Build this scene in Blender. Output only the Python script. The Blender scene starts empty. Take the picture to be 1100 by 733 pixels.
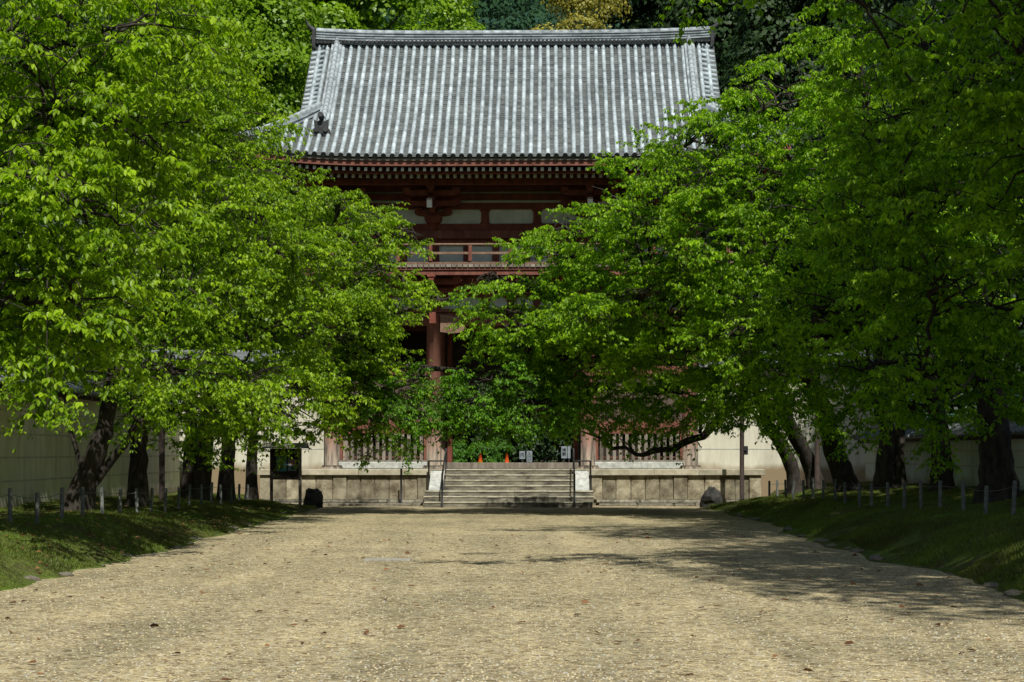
import bpy, math, random
import numpy as np
from mathutils import Vector, Matrix

R = math.radians
random.seed(7)
rng = np.random.default_rng(11)
scene = bpy.context.scene
COL = scene.collection

# ------------------------------------------------------------------ camera, world, sun, exposure
FPX = 1986.0            # focal length in pixels of the 1100 px wide photograph
EYE = 1.5
cam_d = bpy.data.cameras.new('camera')
cam_d.sensor_width = 36.0
cam_d.lens = 36.0 * FPX / 1100.0
cam_d.shift_y = (486 - 366.5) / 1100.0
cam_d.clip_end = 3000
cam = bpy.data.objects.new('camera', cam_d)
cam.location = (0, 0, EYE)
cam.rotation_euler = (R(90), 0, 0)
COL.objects.link(cam)
scene.camera = cam

SUN_ELEV, SUN_AZ = 53.0, 168.0      # azimuth clockwise from +Y
az, el = R(SUN_AZ), R(SUN_ELEV)
SUN = Vector((math.sin(az) * math.cos(el), math.cos(az) * math.cos(el), math.sin(el)))
world = bpy.data.worlds.new('World')
scene.world = world
world.use_nodes = True
nt = world.node_tree
sky = nt.nodes.new('ShaderNodeTexSky')
sky.sky_type = 'NISHITA'
sky.sun_disc = False
sky.sun_elevation = el
sky.sun_rotation = az
sky.air_density = 1.2
sky.dust_density = 1.5
bg = nt.nodes['Background']
nt.links.new(sky.outputs['Color'], bg.inputs['Color'])
bg.inputs['Strength'].default_value = 0.068
sd = bpy.data.lights.new('sun', 'SUN')
sd.energy = 5.0
sd.angle = R(0.6)
sd.color = (1.0, 0.97, 0.90)
so = bpy.data.objects.new('sun', sd)
so.rotation_euler = SUN.to_track_quat('Z', 'Y').to_euler()
so.location = (20, -10, 40)
COL.objects.link(so)
scene.view_settings.view_transform = 'Standard'
scene.view_settings.look = 'None'
scene.view_settings.exposure = 0.15
scene.view_settings.gamma = 1.0
scene.view_settings.use_curve_mapping = False
scene.cycles.max_bounces = 7
scene.cycles.diffuse_bounces = 4
scene.cycles.glossy_bounces = 2
scene.cycles.transmission_bounces = 4
scene.cycles.transparent_max_bounces = 4

# ------------------------------------------------------------------ helpers
def W(px, py, D):
    """a point at distance D seen at pixel px,py of the photograph (used to take sizes off it)"""
    return np.array([(px - 550) / FPX * D, D, EYE - (py - 486) / FPX * D])

def vnoise(x, y, seed=0):
    x = np.asarray(x, float); y = np.asarray(y, float)
    xi = np.floor(x).astype(int); yi = np.floor(y).astype(int)
    fx = x - xi; fy = y - yi
    fx = fx * fx * (3 - 2 * fx); fy = fy * fy * (3 - 2 * fy)
    def h(a, b):
        n = (a * 374761393 + b * 668265263 + seed * 974634777) & 0x7fffffff
        n = ((n ^ (n >> 13)) * 1274126177) & 0x7fffffff
        n = n ^ (n >> 16)
        return (n & 0xffff) / 32767.5 - 1
    return (h(xi, yi) * (1 - fx) + h(xi + 1, yi) * fx) * (1 - fy) + (h(xi, yi + 1) * (1 - fx) + h(xi + 1, yi + 1) * fx) * fy

def tag(o, label=None, cat=None, group=None, kind=None):
    if label: o['label'] = label
    if cat: o['category'] = cat
    if group: o['group'] = group
    if kind: o['kind'] = kind
    return o

def empty(name, loc=(0, 0, 0), rz=0.0, parent=None):
    o = bpy.data.objects.new(name, None)
    o.location = loc
    o.rotation_euler = (0, 0, rz)
    o.empty_display_size = 0.3
    COL.objects.link(o)
    if parent: o.parent = parent
    return o

def link_mesh(name, me, mat, parent=None):
    if mat is not None and len(me.materials) == 0:
        me.materials.append(mat)
    o = bpy.data.objects.new(name, me)
    COL.objects.link(o)
    if parent: o.parent = parent
    return o

def quad_mesh(name, V, F, mat, parent=None, tint=None, smooth=False, origin=None):
    V = np.asarray(V, dtype=np.float32)
    F = np.asarray(F, dtype=np.int32)
    if origin is not None:
        V = V - np.asarray(origin, dtype=np.float32)
    me = bpy.data.meshes.new(name)
    k = F.shape[1]
    me.vertices.add(len(V)); me.vertices.foreach_set('co', V.ravel())
    me.loops.add(F.size); me.loops.foreach_set('vertex_index', F.ravel())
    me.polygons.add(len(F))
    me.polygons.foreach_set('loop_start', np.arange(0, F.size, k, dtype=np.int32))
    me.polygons.foreach_set('loop_total', np.full(len(F), k, dtype=np.int32))
    if smooth:
        me.polygons.foreach_set('use_smooth', np.ones(len(F), dtype=bool))
    if tint is not None:
        a = me.attributes.new('tint', 'FLOAT', 'POINT')
        a.data.foreach_set('value', np.asarray(tint, dtype=np.float32))
    me.update(calc_edges=True)
    return link_mesh(name, me, mat, parent)

class MB:
    """collects boxes, prisms and lathed shapes into one mesh, each piece with a random tint"""
    def __init__(s): s.v = []; s.f = []; s.t = []; s.sm = []
    def add(s, verts, faces, tint=None, smooth=False):
        n = len(s.v)
        t = random.random() if tint is None else tint
        s.v += [tuple(map(float, p)) for p in verts]
        s.t += [t] * len(verts)
        s.f += [tuple(i + n for i in f) for f in faces]
        s.sm += [smooth] * len(faces)
        return s
    def box(s, x0, x1, y0, y1, z0, z1, tint=None, M=None, j=0.0, bev=0.0):
        if bev > 0:
            b = bev
            rings = [(z0, b), (z0 + b, 0), (z1 - b, 0), (z1, b)]
            vs = []
            for z, i in rings:
                xa, xb, ya, yb = x0 + i, x1 - i, y0 + i, y1 - i
                c = b * .7 if i == 0 else b * .3
                vs += [(xa + c, ya, z), (xb - c, ya, z), (xb, ya + c, z), (xb, yb - c, z), (xb - c, yb, z), (xa + c, yb, z), (xa, yb - c, z), (xa, ya + c, z)]
            fs = []
            for r in range(3):
                for k in range(8):
                    a = r * 8 + k; c2 = r * 8 + (k + 1) % 8
                    fs.append((a, c2, c2 + 8, a + 8))
            fs.append(tuple(range(7, -1, -1))); fs.append(tuple(range(24, 32)))
        else:
            vs = [(x0, y0, z0), (x1, y0, z0), (x1, y1, z0), (x0, y1, z0), (x0, y0, z1), (x1, y0, z1), (x1, y1, z1), (x0, y1, z1)]
            fs = [(0, 3, 2, 1), (4, 5, 6, 7), (0, 1, 5, 4), (1, 2, 6, 5), (2, 3, 7, 6), (3, 0, 4, 7)]
        if j: vs = [tuple(c + random.uniform(-j, j) for c in p) for p in vs]
        if M is not None: vs = [tuple(M @ Vector(p)) for p in vs]
        return s.add(vs, fs, tint)
    def prism(s, pts, y0, y1, tint=None, axis='y'):
        """outline pts (a,b) in the xz plane, extruded along y (or yz plane along x)"""
        n = len(pts)
        if axis == 'y':
            vs = [(a, y0, b) for a, b in pts] + [(a, y1, b) for a, b in pts]
        else:
            vs = [(y0, a, b) for a, b in pts] + [(y1, a, b) for a, b in pts]
        fs = [tuple(range(n)), tuple(range(2 * n - 1, n - 1, -1))]
        for i in range(n):
            k = (i + 1) % n
            fs.append((i, i + n, k + n, k))
        return s.add(vs, fs, tint)
    def tube(s, pts, rad, sides=8, tint=None, smooth=True, cap=True):
        pts = np.asarray(pts, float)
        rad = np.full(len(pts), rad) if np.isscalar(rad) else np.asarray(rad)
        V, F = tube_batch(pts[None], rad[None], sides)
        fs = [tuple(f) for f in F]
        s.add([tuple(p) for p in V], fs, tint, smooth)
        if cap:
            n = len(s.v) - len(V)
            s.f.append(tuple(n + k for k in range(sides))[::-1]); s.sm.append(False)
            m = n + len(V) - sides
            s.f.append(tuple(m + k for k in range(sides))); s.sm.append(False)
        return s
    def build(s, name, mat, parent=None, origin=None):
        me = bpy.data.meshes.new(name)
        v = s.v
        if origin is not None:
            v = [(a - origin[0], b - origin[1], c - origin[2]) for a, b, c in v]
        me.from_pydata(v, [], s.f)
        me.polygons.foreach_set('use_smooth', s.sm)
        a = me.attributes.new('tint', 'FLOAT', 'POINT')
        a.data.foreach_set('value', s.t)
        me.update()
        return link_mesh(name, me, mat, parent)

def tube_batch(P, Rd, sides):
    """P (M,K,3) polylines, Rd (M,K) radii"""
    P = np.asarray(P, float); Rd = np.asarray(Rd, float)
    M, K, _ = P.shape
    T = np.gradient(P, axis=1)
    T /= np.linalg.norm(T, axis=2, keepdims=True) + 1e-9
    up = np.zeros_like(T); up[..., 2] = 1
    vert = np.abs(T[..., 2]).mean(axis=1) > .8
    up[vert] = (0, 1, 0)
    A = np.cross(T, up); A /= np.linalg.norm(A, axis=2, keepdims=True) + 1e-9
    B = np.cross(A, T)
    ang = np.arange(sides) * 2 * np.pi / sides
    V = P[:, :, None, :] + Rd[:, :, None, None] * (A[:, :, None, :] * np.cos(ang)[None, None, :, None] + B[:, :, None, :] * np.sin(ang)[None, None, :, None])
    V = V.reshape(-1, 3)
    m, k, s_ = np.meshgrid(np.arange(M), np.arange(K - 1), np.arange(sides), indexing='ij')
    a = (m * K + k) * sides + s_
    b = (m * K + k) * sides + (s_ + 1) % sides
    F = np.stack([a, a + sides, b + sides, b], axis=-1).reshape(-1, 4)
    return V, F

# ------------------------------------------------------------------ materials
def new_mat(name):
    m = bpy.data.materials.new(name)
    m.use_nodes = True
    n = m.node_tree
    return m, n, n.nodes['Principled BSDF']

def N(n, t, **kw):
    x = n.nodes.new(t)
    for k, v in kw.items(): setattr(x, k, v)
    return x

def ramp(n, stops, interp='LINEAR'):
    r = N(n, 'ShaderNodeValToRGB')
    r.color_ramp.interpolation = interp
    e = r.color_ramp.elements
    while len(e) < len(stops): e.new(0.5)
    for i, (p, c) in enumerate(stops):
        e[i].position = p
        e[i].color = (*c, 1) if len(c) == 3 else c
    return r

def simple(name, c1, c2, scale=3.0, rough=.85, bump=0.0, bscale=30.0, tint=.25, stretch=(1, 1, 1), detail=8, lo=.35, hi=.65, spec=.3):
    m, n, p = new_mat(name)
    tc = N(n, 'ShaderNodeTexCoord'); mp = N(n, 'ShaderNodeMapping')
    mp.inputs['Scale'].default_value = stretch
    n.links.new(tc.outputs['Object'], mp.inputs['Vector'])
    nz = N(n, 'ShaderNodeTexNoise')
    nz.inputs['Scale'].default_value = scale; nz.inputs['Detail'].default_value = detail; nz.inputs['Roughness'].default_value = .65
    n.links.new(mp.outputs[0], nz.inputs['Vector'])
    r = ramp(n, [(lo, c1), (hi, c2)])
    n.links.new(nz.outputs['Fac'], r.inputs[0])
    out = r.outputs[0]
    if tint:
        at = N(n, 'ShaderNodeAttribute', attribute_name='tint')
        mr = N(n, 'ShaderNodeMapRange')
        mr.inputs['To Min'].default_value = 1 - tint; mr.inputs['To Max'].default_value = 1 + tint
        n.links.new(at.outputs['Fac'], mr.inputs['Value'])
        vm = N(n, 'ShaderNodeVectorMath', operation='SCALE')
        n.links.new(out, vm.inputs[0]); n.links.new(mr.outputs[0], vm.inputs['Scale'])
        out = vm.outputs[0]
    n.links.new(out, p.inputs['Base Color'])
    p.inputs['Roughness'].default_value = rough
    p.inputs['Specular IOR Level'].default_value = spec
    if bump:
        nb = N(n, 'ShaderNodeTexNoise'); nb.inputs['Scale'].default_value = bscale; nb.inputs['Detail'].default_value = 6
        n.links.new(mp.outputs[0], nb.inputs['Vector'])
        b = N(n, 'ShaderNodeBump'); b.inputs['Strength'].default_value = bump; b.inputs['Distance'].default_value = .02
        n.links.new(nb.outputs['Fac'], b.inputs['Height']); n.links.new(b.outputs[0], p.inputs['Normal'])
    m['_out'] = 1
    return m

def leaf_mat(name, dark, light, trans=.45, rough=.55, tcol=(1.3, 1.25, .5)):
    m, n, p = new_mat(name)
    at = N(n, 'ShaderNodeAttribute', attribute_name='tint')
    r = ramp(n, [(0, dark), (1, light)])
    n.links.new(at.outputs['Fac'], r.inputs[0])
    n.links.new(r.outputs[0], p.inputs['Base Color'])
    p.inputs['Roughness'].default_value = rough
    p.inputs['Specular IOR Level'].default_value = .35
    tr = N(n, 'ShaderNodeBsdfTranslucent')
    vm = N(n, 'ShaderNodeVectorMath', operation='MULTIPLY'); vm.inputs[1].default_value = tcol
    n.links.new(r.outputs[0], vm.inputs[0]); n.links.new(vm.outputs[0], tr.inputs['Color'])
    mx = N(n, 'ShaderNodeMixShader'); mx.inputs[0].default_value = trans
    n.links.new(p.outputs[0], mx.inputs[1]); n.links.new(tr.outputs[0], mx.inputs[2])
    n.links.new(mx.outputs[0], n.nodes['Material Output'].inputs['Surface'])
    return m

MT = {}
MT['bark'] = simple('bark', (.014, .011, .008), (.055, .046, .036), 9, .95, .9, 22, 0, (1, 1, .35))
MT['pale_bark'] = simple('pale_bark', (.10, .09, .075), (.22, .20, .17), 12, .9, .4, 30, 0)
MT['leaf_left'] = leaf_mat('cherry_leaf_left', (.065, .165, .004), (.42, .60, .02), .56, .42, (1.12, 1.25, .3))
MT['leaf_right'] = leaf_mat('cherry_leaf_right', (.06, .175, .005), (.43, .66, .02), .6, .42, (1.1, 1.25, .3))
MT['leaf_maple'] = leaf_mat('maple_leaf', (.04, .13, .006), (.22, .44, .016), .55, .45, (1.0, 1.3, .3))
MT['leaf_bright'] = leaf_mat('camphor_leaf', (.045, .12, .004), (.26, .42, .012), .4, .45, (1.1, 1.3, .3))
MT['leaf_dark'] = leaf_mat('evergreen_leaf', (.010, .030, .008), (.035, .075, .014), .25)
MT['leaf_yellow'] = leaf_mat('yellow_blossom', (.13, .13, .012), (.42, .38, .06), .3)
MT['leaf_bush'] = leaf_mat('bush_leaf', (.03, .10, .01), (.10, .25, .02), .4)
MT['grass'] = leaf_mat('grass_blade', (.065, .07, .016), (.15, .225, .024), .4)
MT['red_wood'] = simple('weathered_red_wood', (.115, .038, .024), (.21, .085, .060), 5, .8, .3, 40, .15, (1, 1, .25))
MT['dark_red'] = simple('dark_red_wood', (.12, .033, .021), (.22, .066, .043), 5, .8, .3, 40, .2, (1, 1, .4))
MT['plaster'] = simple('plaster', (.50, .54, .48), (.68, .71, .64), 2.5, .9, .1, 20, .05)
MT['rafter_end'] = simple('white_painted_end', (.55, .54, .46), (.72, .70, .62), 8, .8, 0, 20, .15)
MT['soffit'] = simple('pale_soffit', (.20, .19, .15), (.33, .31, .26), 5, .9, 0, 20, .1)
MT['grey_wood'] = simple('grey_wood', (.13, .11, .085), (.27, .235, .19), 7, .9, .4, 40, .35, (1, 1, .2))
MT['worn_wood'] = simple('worn_brown_wood', (.12, .07, .045), (.24, .16, .11), 9, .9, .4, 40, .2)
MT['dark_board'] = simple('dark_boarding', (.05, .035, .025), (.11, .08, .06), 7, .9, .4, 40, .35, (1, 1, .2))
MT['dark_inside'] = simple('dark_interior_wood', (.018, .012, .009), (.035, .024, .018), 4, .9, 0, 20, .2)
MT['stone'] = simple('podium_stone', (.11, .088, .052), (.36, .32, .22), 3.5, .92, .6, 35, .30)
MT['stair_stone'] = simple('stair_stone', (.055, .052, .04), (.36, .335, .25), 5, .92, .6, 35, .22)
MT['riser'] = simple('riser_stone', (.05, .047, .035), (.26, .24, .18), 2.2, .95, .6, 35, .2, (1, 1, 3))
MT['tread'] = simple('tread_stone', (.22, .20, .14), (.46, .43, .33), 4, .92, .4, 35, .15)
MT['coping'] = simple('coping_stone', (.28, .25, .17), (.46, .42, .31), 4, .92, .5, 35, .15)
MT['white_slab'] = simple('pale_slab', (.27, .28, .25), (.52, .53, .48), 7, .85, .3, 40, .05)
MT['cover'] = simple('worn_cover', (.20, .19, .15), (.36, .34, .28), 9, .9, .5, 60, .0)
MT['metal_dark'] = simple('dark_metal', (.012, .012, .013), (.03, .03, .03), 8, .55, 0, 20, 0)
MT['post'] = simple('fence_post_grey', (.06, .065, .055), (.15, .16, .14), 12, .85, .3, 50, 0)
MT['rock'] = simple('dark_rock', (.014, .014, .013), (.055, .052, .046), 5, .95, .9, 14, 0)
MT['edge_rock'] = simple('edging_rock', (.09, .078, .055), (.24, .215, .16), 9, .95, .7, 25, 0)
MT['orange'] = simple('cone_orange', (.55, .07, .012), (.65, .10, .015), 5, .5, 0, 20, 0)
MT['sign_white'] = simple('sign_white', (.19, .22, .245), (.25, .28, .30), 5, .7, 0, 20, 0)
MT['ink'] = simple('ink', (.012, .012, .014), (.02, .02, .022), 5, .7, 0, 20, 0)
MT['board_dark'] = simple('board_dark', (.02, .014, .011), (.045, .03, .022), 6, .8, .2, 40, .1)
MT['header_red'] = simple('header_red', (.06, .012, .014), (.085, .02, .02), 6, .7, 0, 40, 0)
MT['shingle'] = simple('shingle', (.13, .12, .09), (.27, .26, .21), 9, .9, .5, 40, .25)
MT['hill'] = simple('forest_hill', (.008, .03, .02), (.02, .06, .035), .06, 1, 0, 1, 0)
MT['ground'] = simple('ground_soil', (.03, .035, .012), (.07, .065, .03), 1.2, 1, .5, 8, 0)

# gravel: cells of different stone colours with broad patches
def gravel_material():
    m, n, p = new_mat('gravel')
    tc = N(n, 'ShaderNodeTexCoord')
    out = None
    vo = N(n, 'ShaderNodeTexVoronoi'); vo.inputs['Scale'].default_value = 38
    vo2 = N(n, 'ShaderNodeTexVoronoi'); vo2.inputs['Scale'].default_value = 17
    big = N(n, 'ShaderNodeTexNoise'); big.inputs['Scale'].default_value = .45; big.inputs['Detail'].default_value = 7
    mid = N(n, 'ShaderNodeTexNoise'); mid.inputs['Scale'].default_value = 3.5; mid.inputs['Detail'].default_value = 8; mid.inputs['Roughness'].default_value = .75
    for x in (vo, vo2, big, mid): n.links.new(tc.outputs['Object'], x.inputs['Vector'])
    sep = N(n, 'ShaderNodeSeparateColor'); n.links.new(vo.outputs['Color'], sep.inputs[0])
    r1 = ramp(n, [(0, (.13, .11, .07)), (.12, (.24, .20, .125)), (.45, (.36, .32, .205)), (.75, (.45, .41, .275)), (.92, (.36, .355, .29)), (1, (.52, .49, .38))])
    n.links.new(sep.outputs[0], r1.inputs[0])
    sep2 = N(n, 'ShaderNodeSeparateColor'); n.links.new(vo2.outputs['Color'], sep2.inputs[0])
    r2 = ramp(n, [(0, (.45, .36, .30)), (.1, (.8, .8, .8)), (.8, (1, 1, 1)), (1, (1.25, 1.22, 1.12))])
    n.links.new(sep2.outputs[1], r2.inputs[0])
    m1 = N(n, 'ShaderNodeVectorMath', operation='MULTIPLY')
    n.links.new(r1.outputs[0], m1.inputs[0]); n.links.new(r2.outputs[0], m1.inputs[1])
    r3 = ramp(n, [(.32, (.90, .88, .81)), (.68, (1.26, 1.21, 1.09))])
    n.links.new(big.outputs['Fac'], r3.inputs[0])
    m2 = N(n, 'ShaderNodeVectorMath', operation='MULTIPLY')
    n.links.new(m1.outputs[0], m2.inputs[0]); n.links.new(r3.outputs[0], m2.inputs[1])
    r4 = ramp(n, [(.35, (.75, .72, .68)), (.62, (1.1, 1.1, 1.1))])
    n.links.new(mid.outputs['Fac'], r4.inputs[0])
    mp = N(n, 'ShaderNodeMapping'); mp.inputs['Scale'].default_value = (1.3, .10, 1)
    trk = N(n, 'ShaderNodeTexNoise'); trk.inputs['Scale'].default_value = 1.0; trk.inputs['Detail'].default_value = 6
    n.links.new(tc.outputs['Object'], mp.inputs['Vector']); n.links.new(mp.outputs[0], trk.inputs['Vector'])
    r5 = ramp(n, [(.36, (.80, .80, .78)), (.62, (1.08, 1.06, 1.02))]); n.links.new(trk.outputs['Fac'], r5.inputs[0])
    m5 = N(n, 'ShaderNodeVectorMath', operation='MULTIPLY'); n.links.new(r4.outputs[0], m5.inputs[0]); n.links.new(r5.outputs[0], m5.inputs[1])
    m3 = N(n, 'ShaderNodeVectorMath', operation='MULTIPLY')
    n.links.new(m2.outputs[0], m3.inputs[0]); n.links.new(m5.outputs[0], m3.inputs[1])
    n.links.new(m3.outputs[0], p.inputs['Base Color'])
    p.inputs['Roughness'].default_value = .95
    p.inputs['Specular IOR Level'].default_value = .15
    b = N(n, 'ShaderNodeBump'); b.inputs['Strength'].default_value = .9; b.inputs['Distance'].default_value = .02; b.invert = True
    n.links.new(vo.outputs['Distance'], b.inputs['Height']); n.links.new(b.outputs[0], p.inputs['Normal'])
    return m
MT['gravel'] = gravel_material()

def pebble_material():
    m, n, p = new_mat('pebble')
    at = N(n, 'ShaderNodeAttribute', attribute_name='tint')
    r1 = ramp(n, [(0, (.10, .08, .05)), (.12, (.21, .16, .09)), (.4, (.34, .28, .15)), (.75, (.47, .40, .24)), (.9, (.30, .30, .26)), (1, (.43, .40, .31))])
    n.links.new(at.outputs['Fac'], r1.inputs[0]); n.links.new(r1.outputs[0], p.inputs['Base Color'])
    p.inputs['Roughness'].default_value = .9
    return m
MT['pebble'] = pebble_material()

def bank_material():
    m, n, p = new_mat('mossy_bank')
    tc = N(n, 'ShaderNodeTexCoord')
    a = N(n, 'ShaderNodeTexNoise'); a.inputs['Scale'].default_value = 1.1; a.inputs['Detail'].default_value = 9; a.inputs['Roughness'].default_value = .7
    c = N(n, 'ShaderNodeTexNoise'); c.inputs['Scale'].default_value = 14; c.inputs['Detail'].default_value = 6
    n.links.new(tc.outputs['Object'], a.inputs['Vector']); n.links.new(tc.outputs['Object'], c.inputs['Vector'])
    r = ramp(n, [(.36, (.075, .062, .030)), (.46, (.070, .085, .022)), (.62, (.09, .145, .020))])
    n.links.new(a.outputs['Fac'], r.inputs[0])
    r2 = ramp(n, [(.3, (.6, .6, .6)), (.7, (1.4, 1.35, 1.2))]); n.links.new(c.outputs['Fac'], r2.inputs[0])
    v = N(n, 'ShaderNodeVectorMath', operation='MULTIPLY'); n.links.new(r.outputs[0], v.inputs[0]); n.links.new(r2.outputs[0], v.inputs[1])
    n.links.new(v.outputs[0], p.inputs['Base Color']); p.inputs['Roughness'].default_value = 1
    p.inputs['Specular IOR Level'].default_value = .1
    geo = N(n, 'ShaderNodeNewGeometry'); sx = N(n, 'ShaderNodeSeparateXYZ'); n.links.new(geo.outputs['True Normal'], sx.inputs[0])
    ad = N(n, 'ShaderNodeMath', operation='MULTIPLY_ADD'); ad.inputs[1].default_value = .35; n.links.new(c.outputs['Fac'], ad.inputs[0]); n.links.new(sx.outputs['Z'], ad.inputs[2])
    mr = N(n, 'ShaderNodeMapRange'); mr.inputs['From Min'].default_value = .92; mr.inputs['From Max'].default_value = 1.07; n.links.new(ad.outputs[0], mr.inputs['Value'])
    mx = N(n, 'ShaderNodeMix', data_type='RGBA'); mx.inputs[6].default_value = (.080, .066, .034, 1)  # steep faces browner: moss and soil, plus slope shade put into the colour
    n.links.new(mr.outputs[0], mx.inputs[0]); n.links.new(v.outputs[0], mx.inputs[7]); n.links.new(mx.outputs[2], p.inputs['Base Color'])
    b = N(n, 'ShaderNodeBump'); b.inputs['Strength'].default_value = .8; b.inputs['Distance'].default_value = .05
    n.links.new(c.outputs['Fac'], b.inputs['Height']); n.links.new(b.outputs[0], p.inputs['Normal'])
    return m
MT['bank'] = bank_material()

def tile_material(name, lo, hi, tint_span):
    """weathered clay tile: blotches and lichen, with joints between round tiles, and lit lips painted on flat ones"""
    m, n, p = new_mat(name)
    tc = N(n, 'ShaderNodeTexCoord')
    a = N(n, 'ShaderNodeTexNoise'); a.inputs['Scale'].default_value = 5; a.inputs['Detail'].default_value = 9; a.inputs['Roughness'].default_value = .8
    n.links.new(tc.outputs['Object'], a.inputs['Vector'])
    big = N(n, 'ShaderNodeTexNoise'); big.inputs['Scale'].default_value = .8; big.inputs['Detail'].default_value = 6
    n.links.new(tc.outputs['Object'], big.inputs['Vector'])
    av = N(n, 'ShaderNodeMath', operation='MULTIPLY_ADD'); av.inputs[1].default_value = .35; av.inputs[2].default_value = -.175
    n.links.new(big.outputs['Fac'], av.inputs[0])
    sm = N(n, 'ShaderNodeMath', operation='ADD'); n.links.new(a.outputs['Fac'], sm.inputs[0]); n.links.new(av.outputs[0], sm.inputs[1])
    r = ramp(n, [(.3, lo), (.7, hi)]); n.links.new(sm.outputs[0], r.inputs[0])
    at = N(n, 'ShaderNodeAttribute', attribute_name='tint')
    mr = N(n, 'ShaderNodeMapRange'); mr.inputs['To Min'].default_value = 1 - tint_span; mr.inputs['To Max'].default_value = 1 + tint_span; mr.clamp = False
    n.links.new(at.outputs['Fac'], mr.inputs['Value'])
    v = N(n, 'ShaderNodeVectorMath', operation='SCALE'); n.links.new(r.outputs[0], v.inputs[0]); n.links.new(mr.outputs[0], v.inputs['Scale'])
    n.links.new(v.outputs[0], p.inputs['Base Color'])
    p.inputs['Roughness'].default_value = .6
    return m
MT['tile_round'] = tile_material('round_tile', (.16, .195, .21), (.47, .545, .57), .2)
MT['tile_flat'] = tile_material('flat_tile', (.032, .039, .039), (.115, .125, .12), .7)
MT['tile_dark'] = tile_material('ridge_tile', (.14, .165, .172), (.34, .385, .40), .3)
MT['cap_tile'] = tile_material('cap_tile', (.06, .07, .072), (.20, .22, .225), .25)
MT['tile_black'] = simple('dark_tile', (.02, .022, .022), (.05, .055, .055), 8, .7, .3, 30, .2)

def wall_material(name, c, stain, low, lowz, hiz):
    """aged plaster wall: streaked stains, and a browner band where it was repaired low down"""
    m, n, p = new_mat(name)
    tc = N(n, 'ShaderNodeTexCoord')
    mp = N(n, 'ShaderNodeMapping'); mp.inputs['Scale'].default_value = (1, 1, .22)
    n.links.new(tc.outputs['Object'], mp.inputs['Vector'])
    a = N(n, 'ShaderNodeTexNoise'); a.inputs['Scale'].default_value = 2.4; a.inputs['Detail'].default_value = 8; a.inputs['Roughness'].default_value = .7
    n.links.new(mp.outputs[0], a.inputs['Vector'])
    r = ramp(n, [(.33, stain), (.62, c)]); n.links.new(a.outputs['Fac'], r.inputs[0])
    nz = N(n, 'ShaderNodeTexNoise'); nz.inputs['Scale'].default_value = 1.6; nz.inputs['Detail'].default_value = 5
    n.links.new(tc.outputs['Object'], nz.inputs['Vector'])
    sp = N(n, 'ShaderNodeSeparateXYZ'); n.links.new(tc.outputs['Object'], sp.inputs[0])
    ad = N(n, 'ShaderNodeMath', operation='MULTIPLY_ADD'); ad.inputs[1].default_value = .5
    n.links.new(nz.outputs['Fac'], ad.inputs[0]); n.links.new(sp.outputs['Z'], ad.inputs[2])
    mr = N(n, 'ShaderNodeMapRange'); mr.inputs['From Min'].default_value = lowz + .25; mr.inputs['From Max'].default_value = hiz + .25
    n.links.new(ad.outputs[0], mr.inputs['Value'])
    mx = N(n, 'ShaderNodeMix', data_type='RGBA')
    mx.inputs[6].default_value = (*low, 1)
    n.links.new(mr.outputs[0], mx.inputs[0]); n.links.new(r.outputs[0], mx.inputs[7])
    n.links.new(mx.outputs[2], p.inputs['Base Color'])
    p.inputs['Roughness'].default_value = .92
    p.inputs['Specular IOR Level'].default_value = .15
    return m
MT['wall_left'] = wall_material('old_plaster_left', (.70, .68, .55), (.46, .44, .34), (.24, .21, .15), .5, .75)
MT['wall_right'] = wall_material('old_plaster_right', (.58, .64, .60), (.40, .45, .42), (.30, .26, .17), .75, .95)
MT['wall_flank'] = wall_material('old_plaster_flank', (.60, .58, .46), (.42, .40, .31), (.25, .19, .115), 1.02, 1.16)

# ------------------------------------------------------------------ terrain
def side_par(x, D, left):
    toe = 5.42 + .26 * vnoise(D * .38, 3.3 if left else 8.1) + .12 * vnoise(D * 1.6, 1.2 if left else 5.5)
    zc = .25 + .25 * np.clip((50 - D) / 24, 0, 1.2)
    zc = zc + (.05 if not left else -.05)
    return toe, zc

def ground_h(x, D):
    x = np.asarray(x, float); D = np.asarray(D, float)
    ax = np.abs(x)
    out = np.zeros_like(ax)
    for left in (True, False):
        toe, zc = side_par(x, D, left)
        t = np.clip((ax - toe) / (6.75 - toe), -.4, 1)
        s = np.where(t > 0, zc * (1 - (1 - np.clip(t, 0, 1)) ** 1.35), .12 * t)
        rise = np.clip(ax - 6.9, 0, 4) * (.05 if left else .10)
        lump = .07 * vnoise(ax * 1.1 + 7, D * .55, 3) * np.clip(t, 0, 1) + .035 * vnoise(ax * 3, D * 1.4, 5) * np.clip(t, 0, 1)
        # gullies cut by rain down the slope
        gul = -.30 * np.clip(vnoise(D * .42, ax * .2, 9) - .2, 0, 1) * np.clip(t, 0, 1) * np.clip((7.1 - ax) / 1.0, 0, 1)
        h = s + rise + lump + gul
        end = np.clip((51.4 - D) / 1.6, 0, 1); end = end * end * (3 - 2 * end)
        keep = np.clip((ax - 7.2) / .5, 0, 1)
        h = h * np.maximum(end, keep) - .05 * (1 - np.maximum(end, keep))
        out = np.where((x < 0) == left, h, out)
    return out

def grid_mesh(name, xs, ys, hf, mat, parent=None, smooth=True):
    X, Y = np.meshgrid(xs, ys)
    Z = hf(X, Y)
    V = np.stack([X, Y, Z], -1).reshape(-1, 3)
    nx, ny = len(xs), len(ys)
    i, j = np.meshgrid(np.arange(nx - 1), np.arange(ny - 1))
    a = j * nx + i
    F = np.stack([a, a + 1, a + nx + 1, a + nx], -1).reshape(-1, 4)
    return quad_mesh(name, V, F, mat, parent, smooth=smooth)

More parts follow.
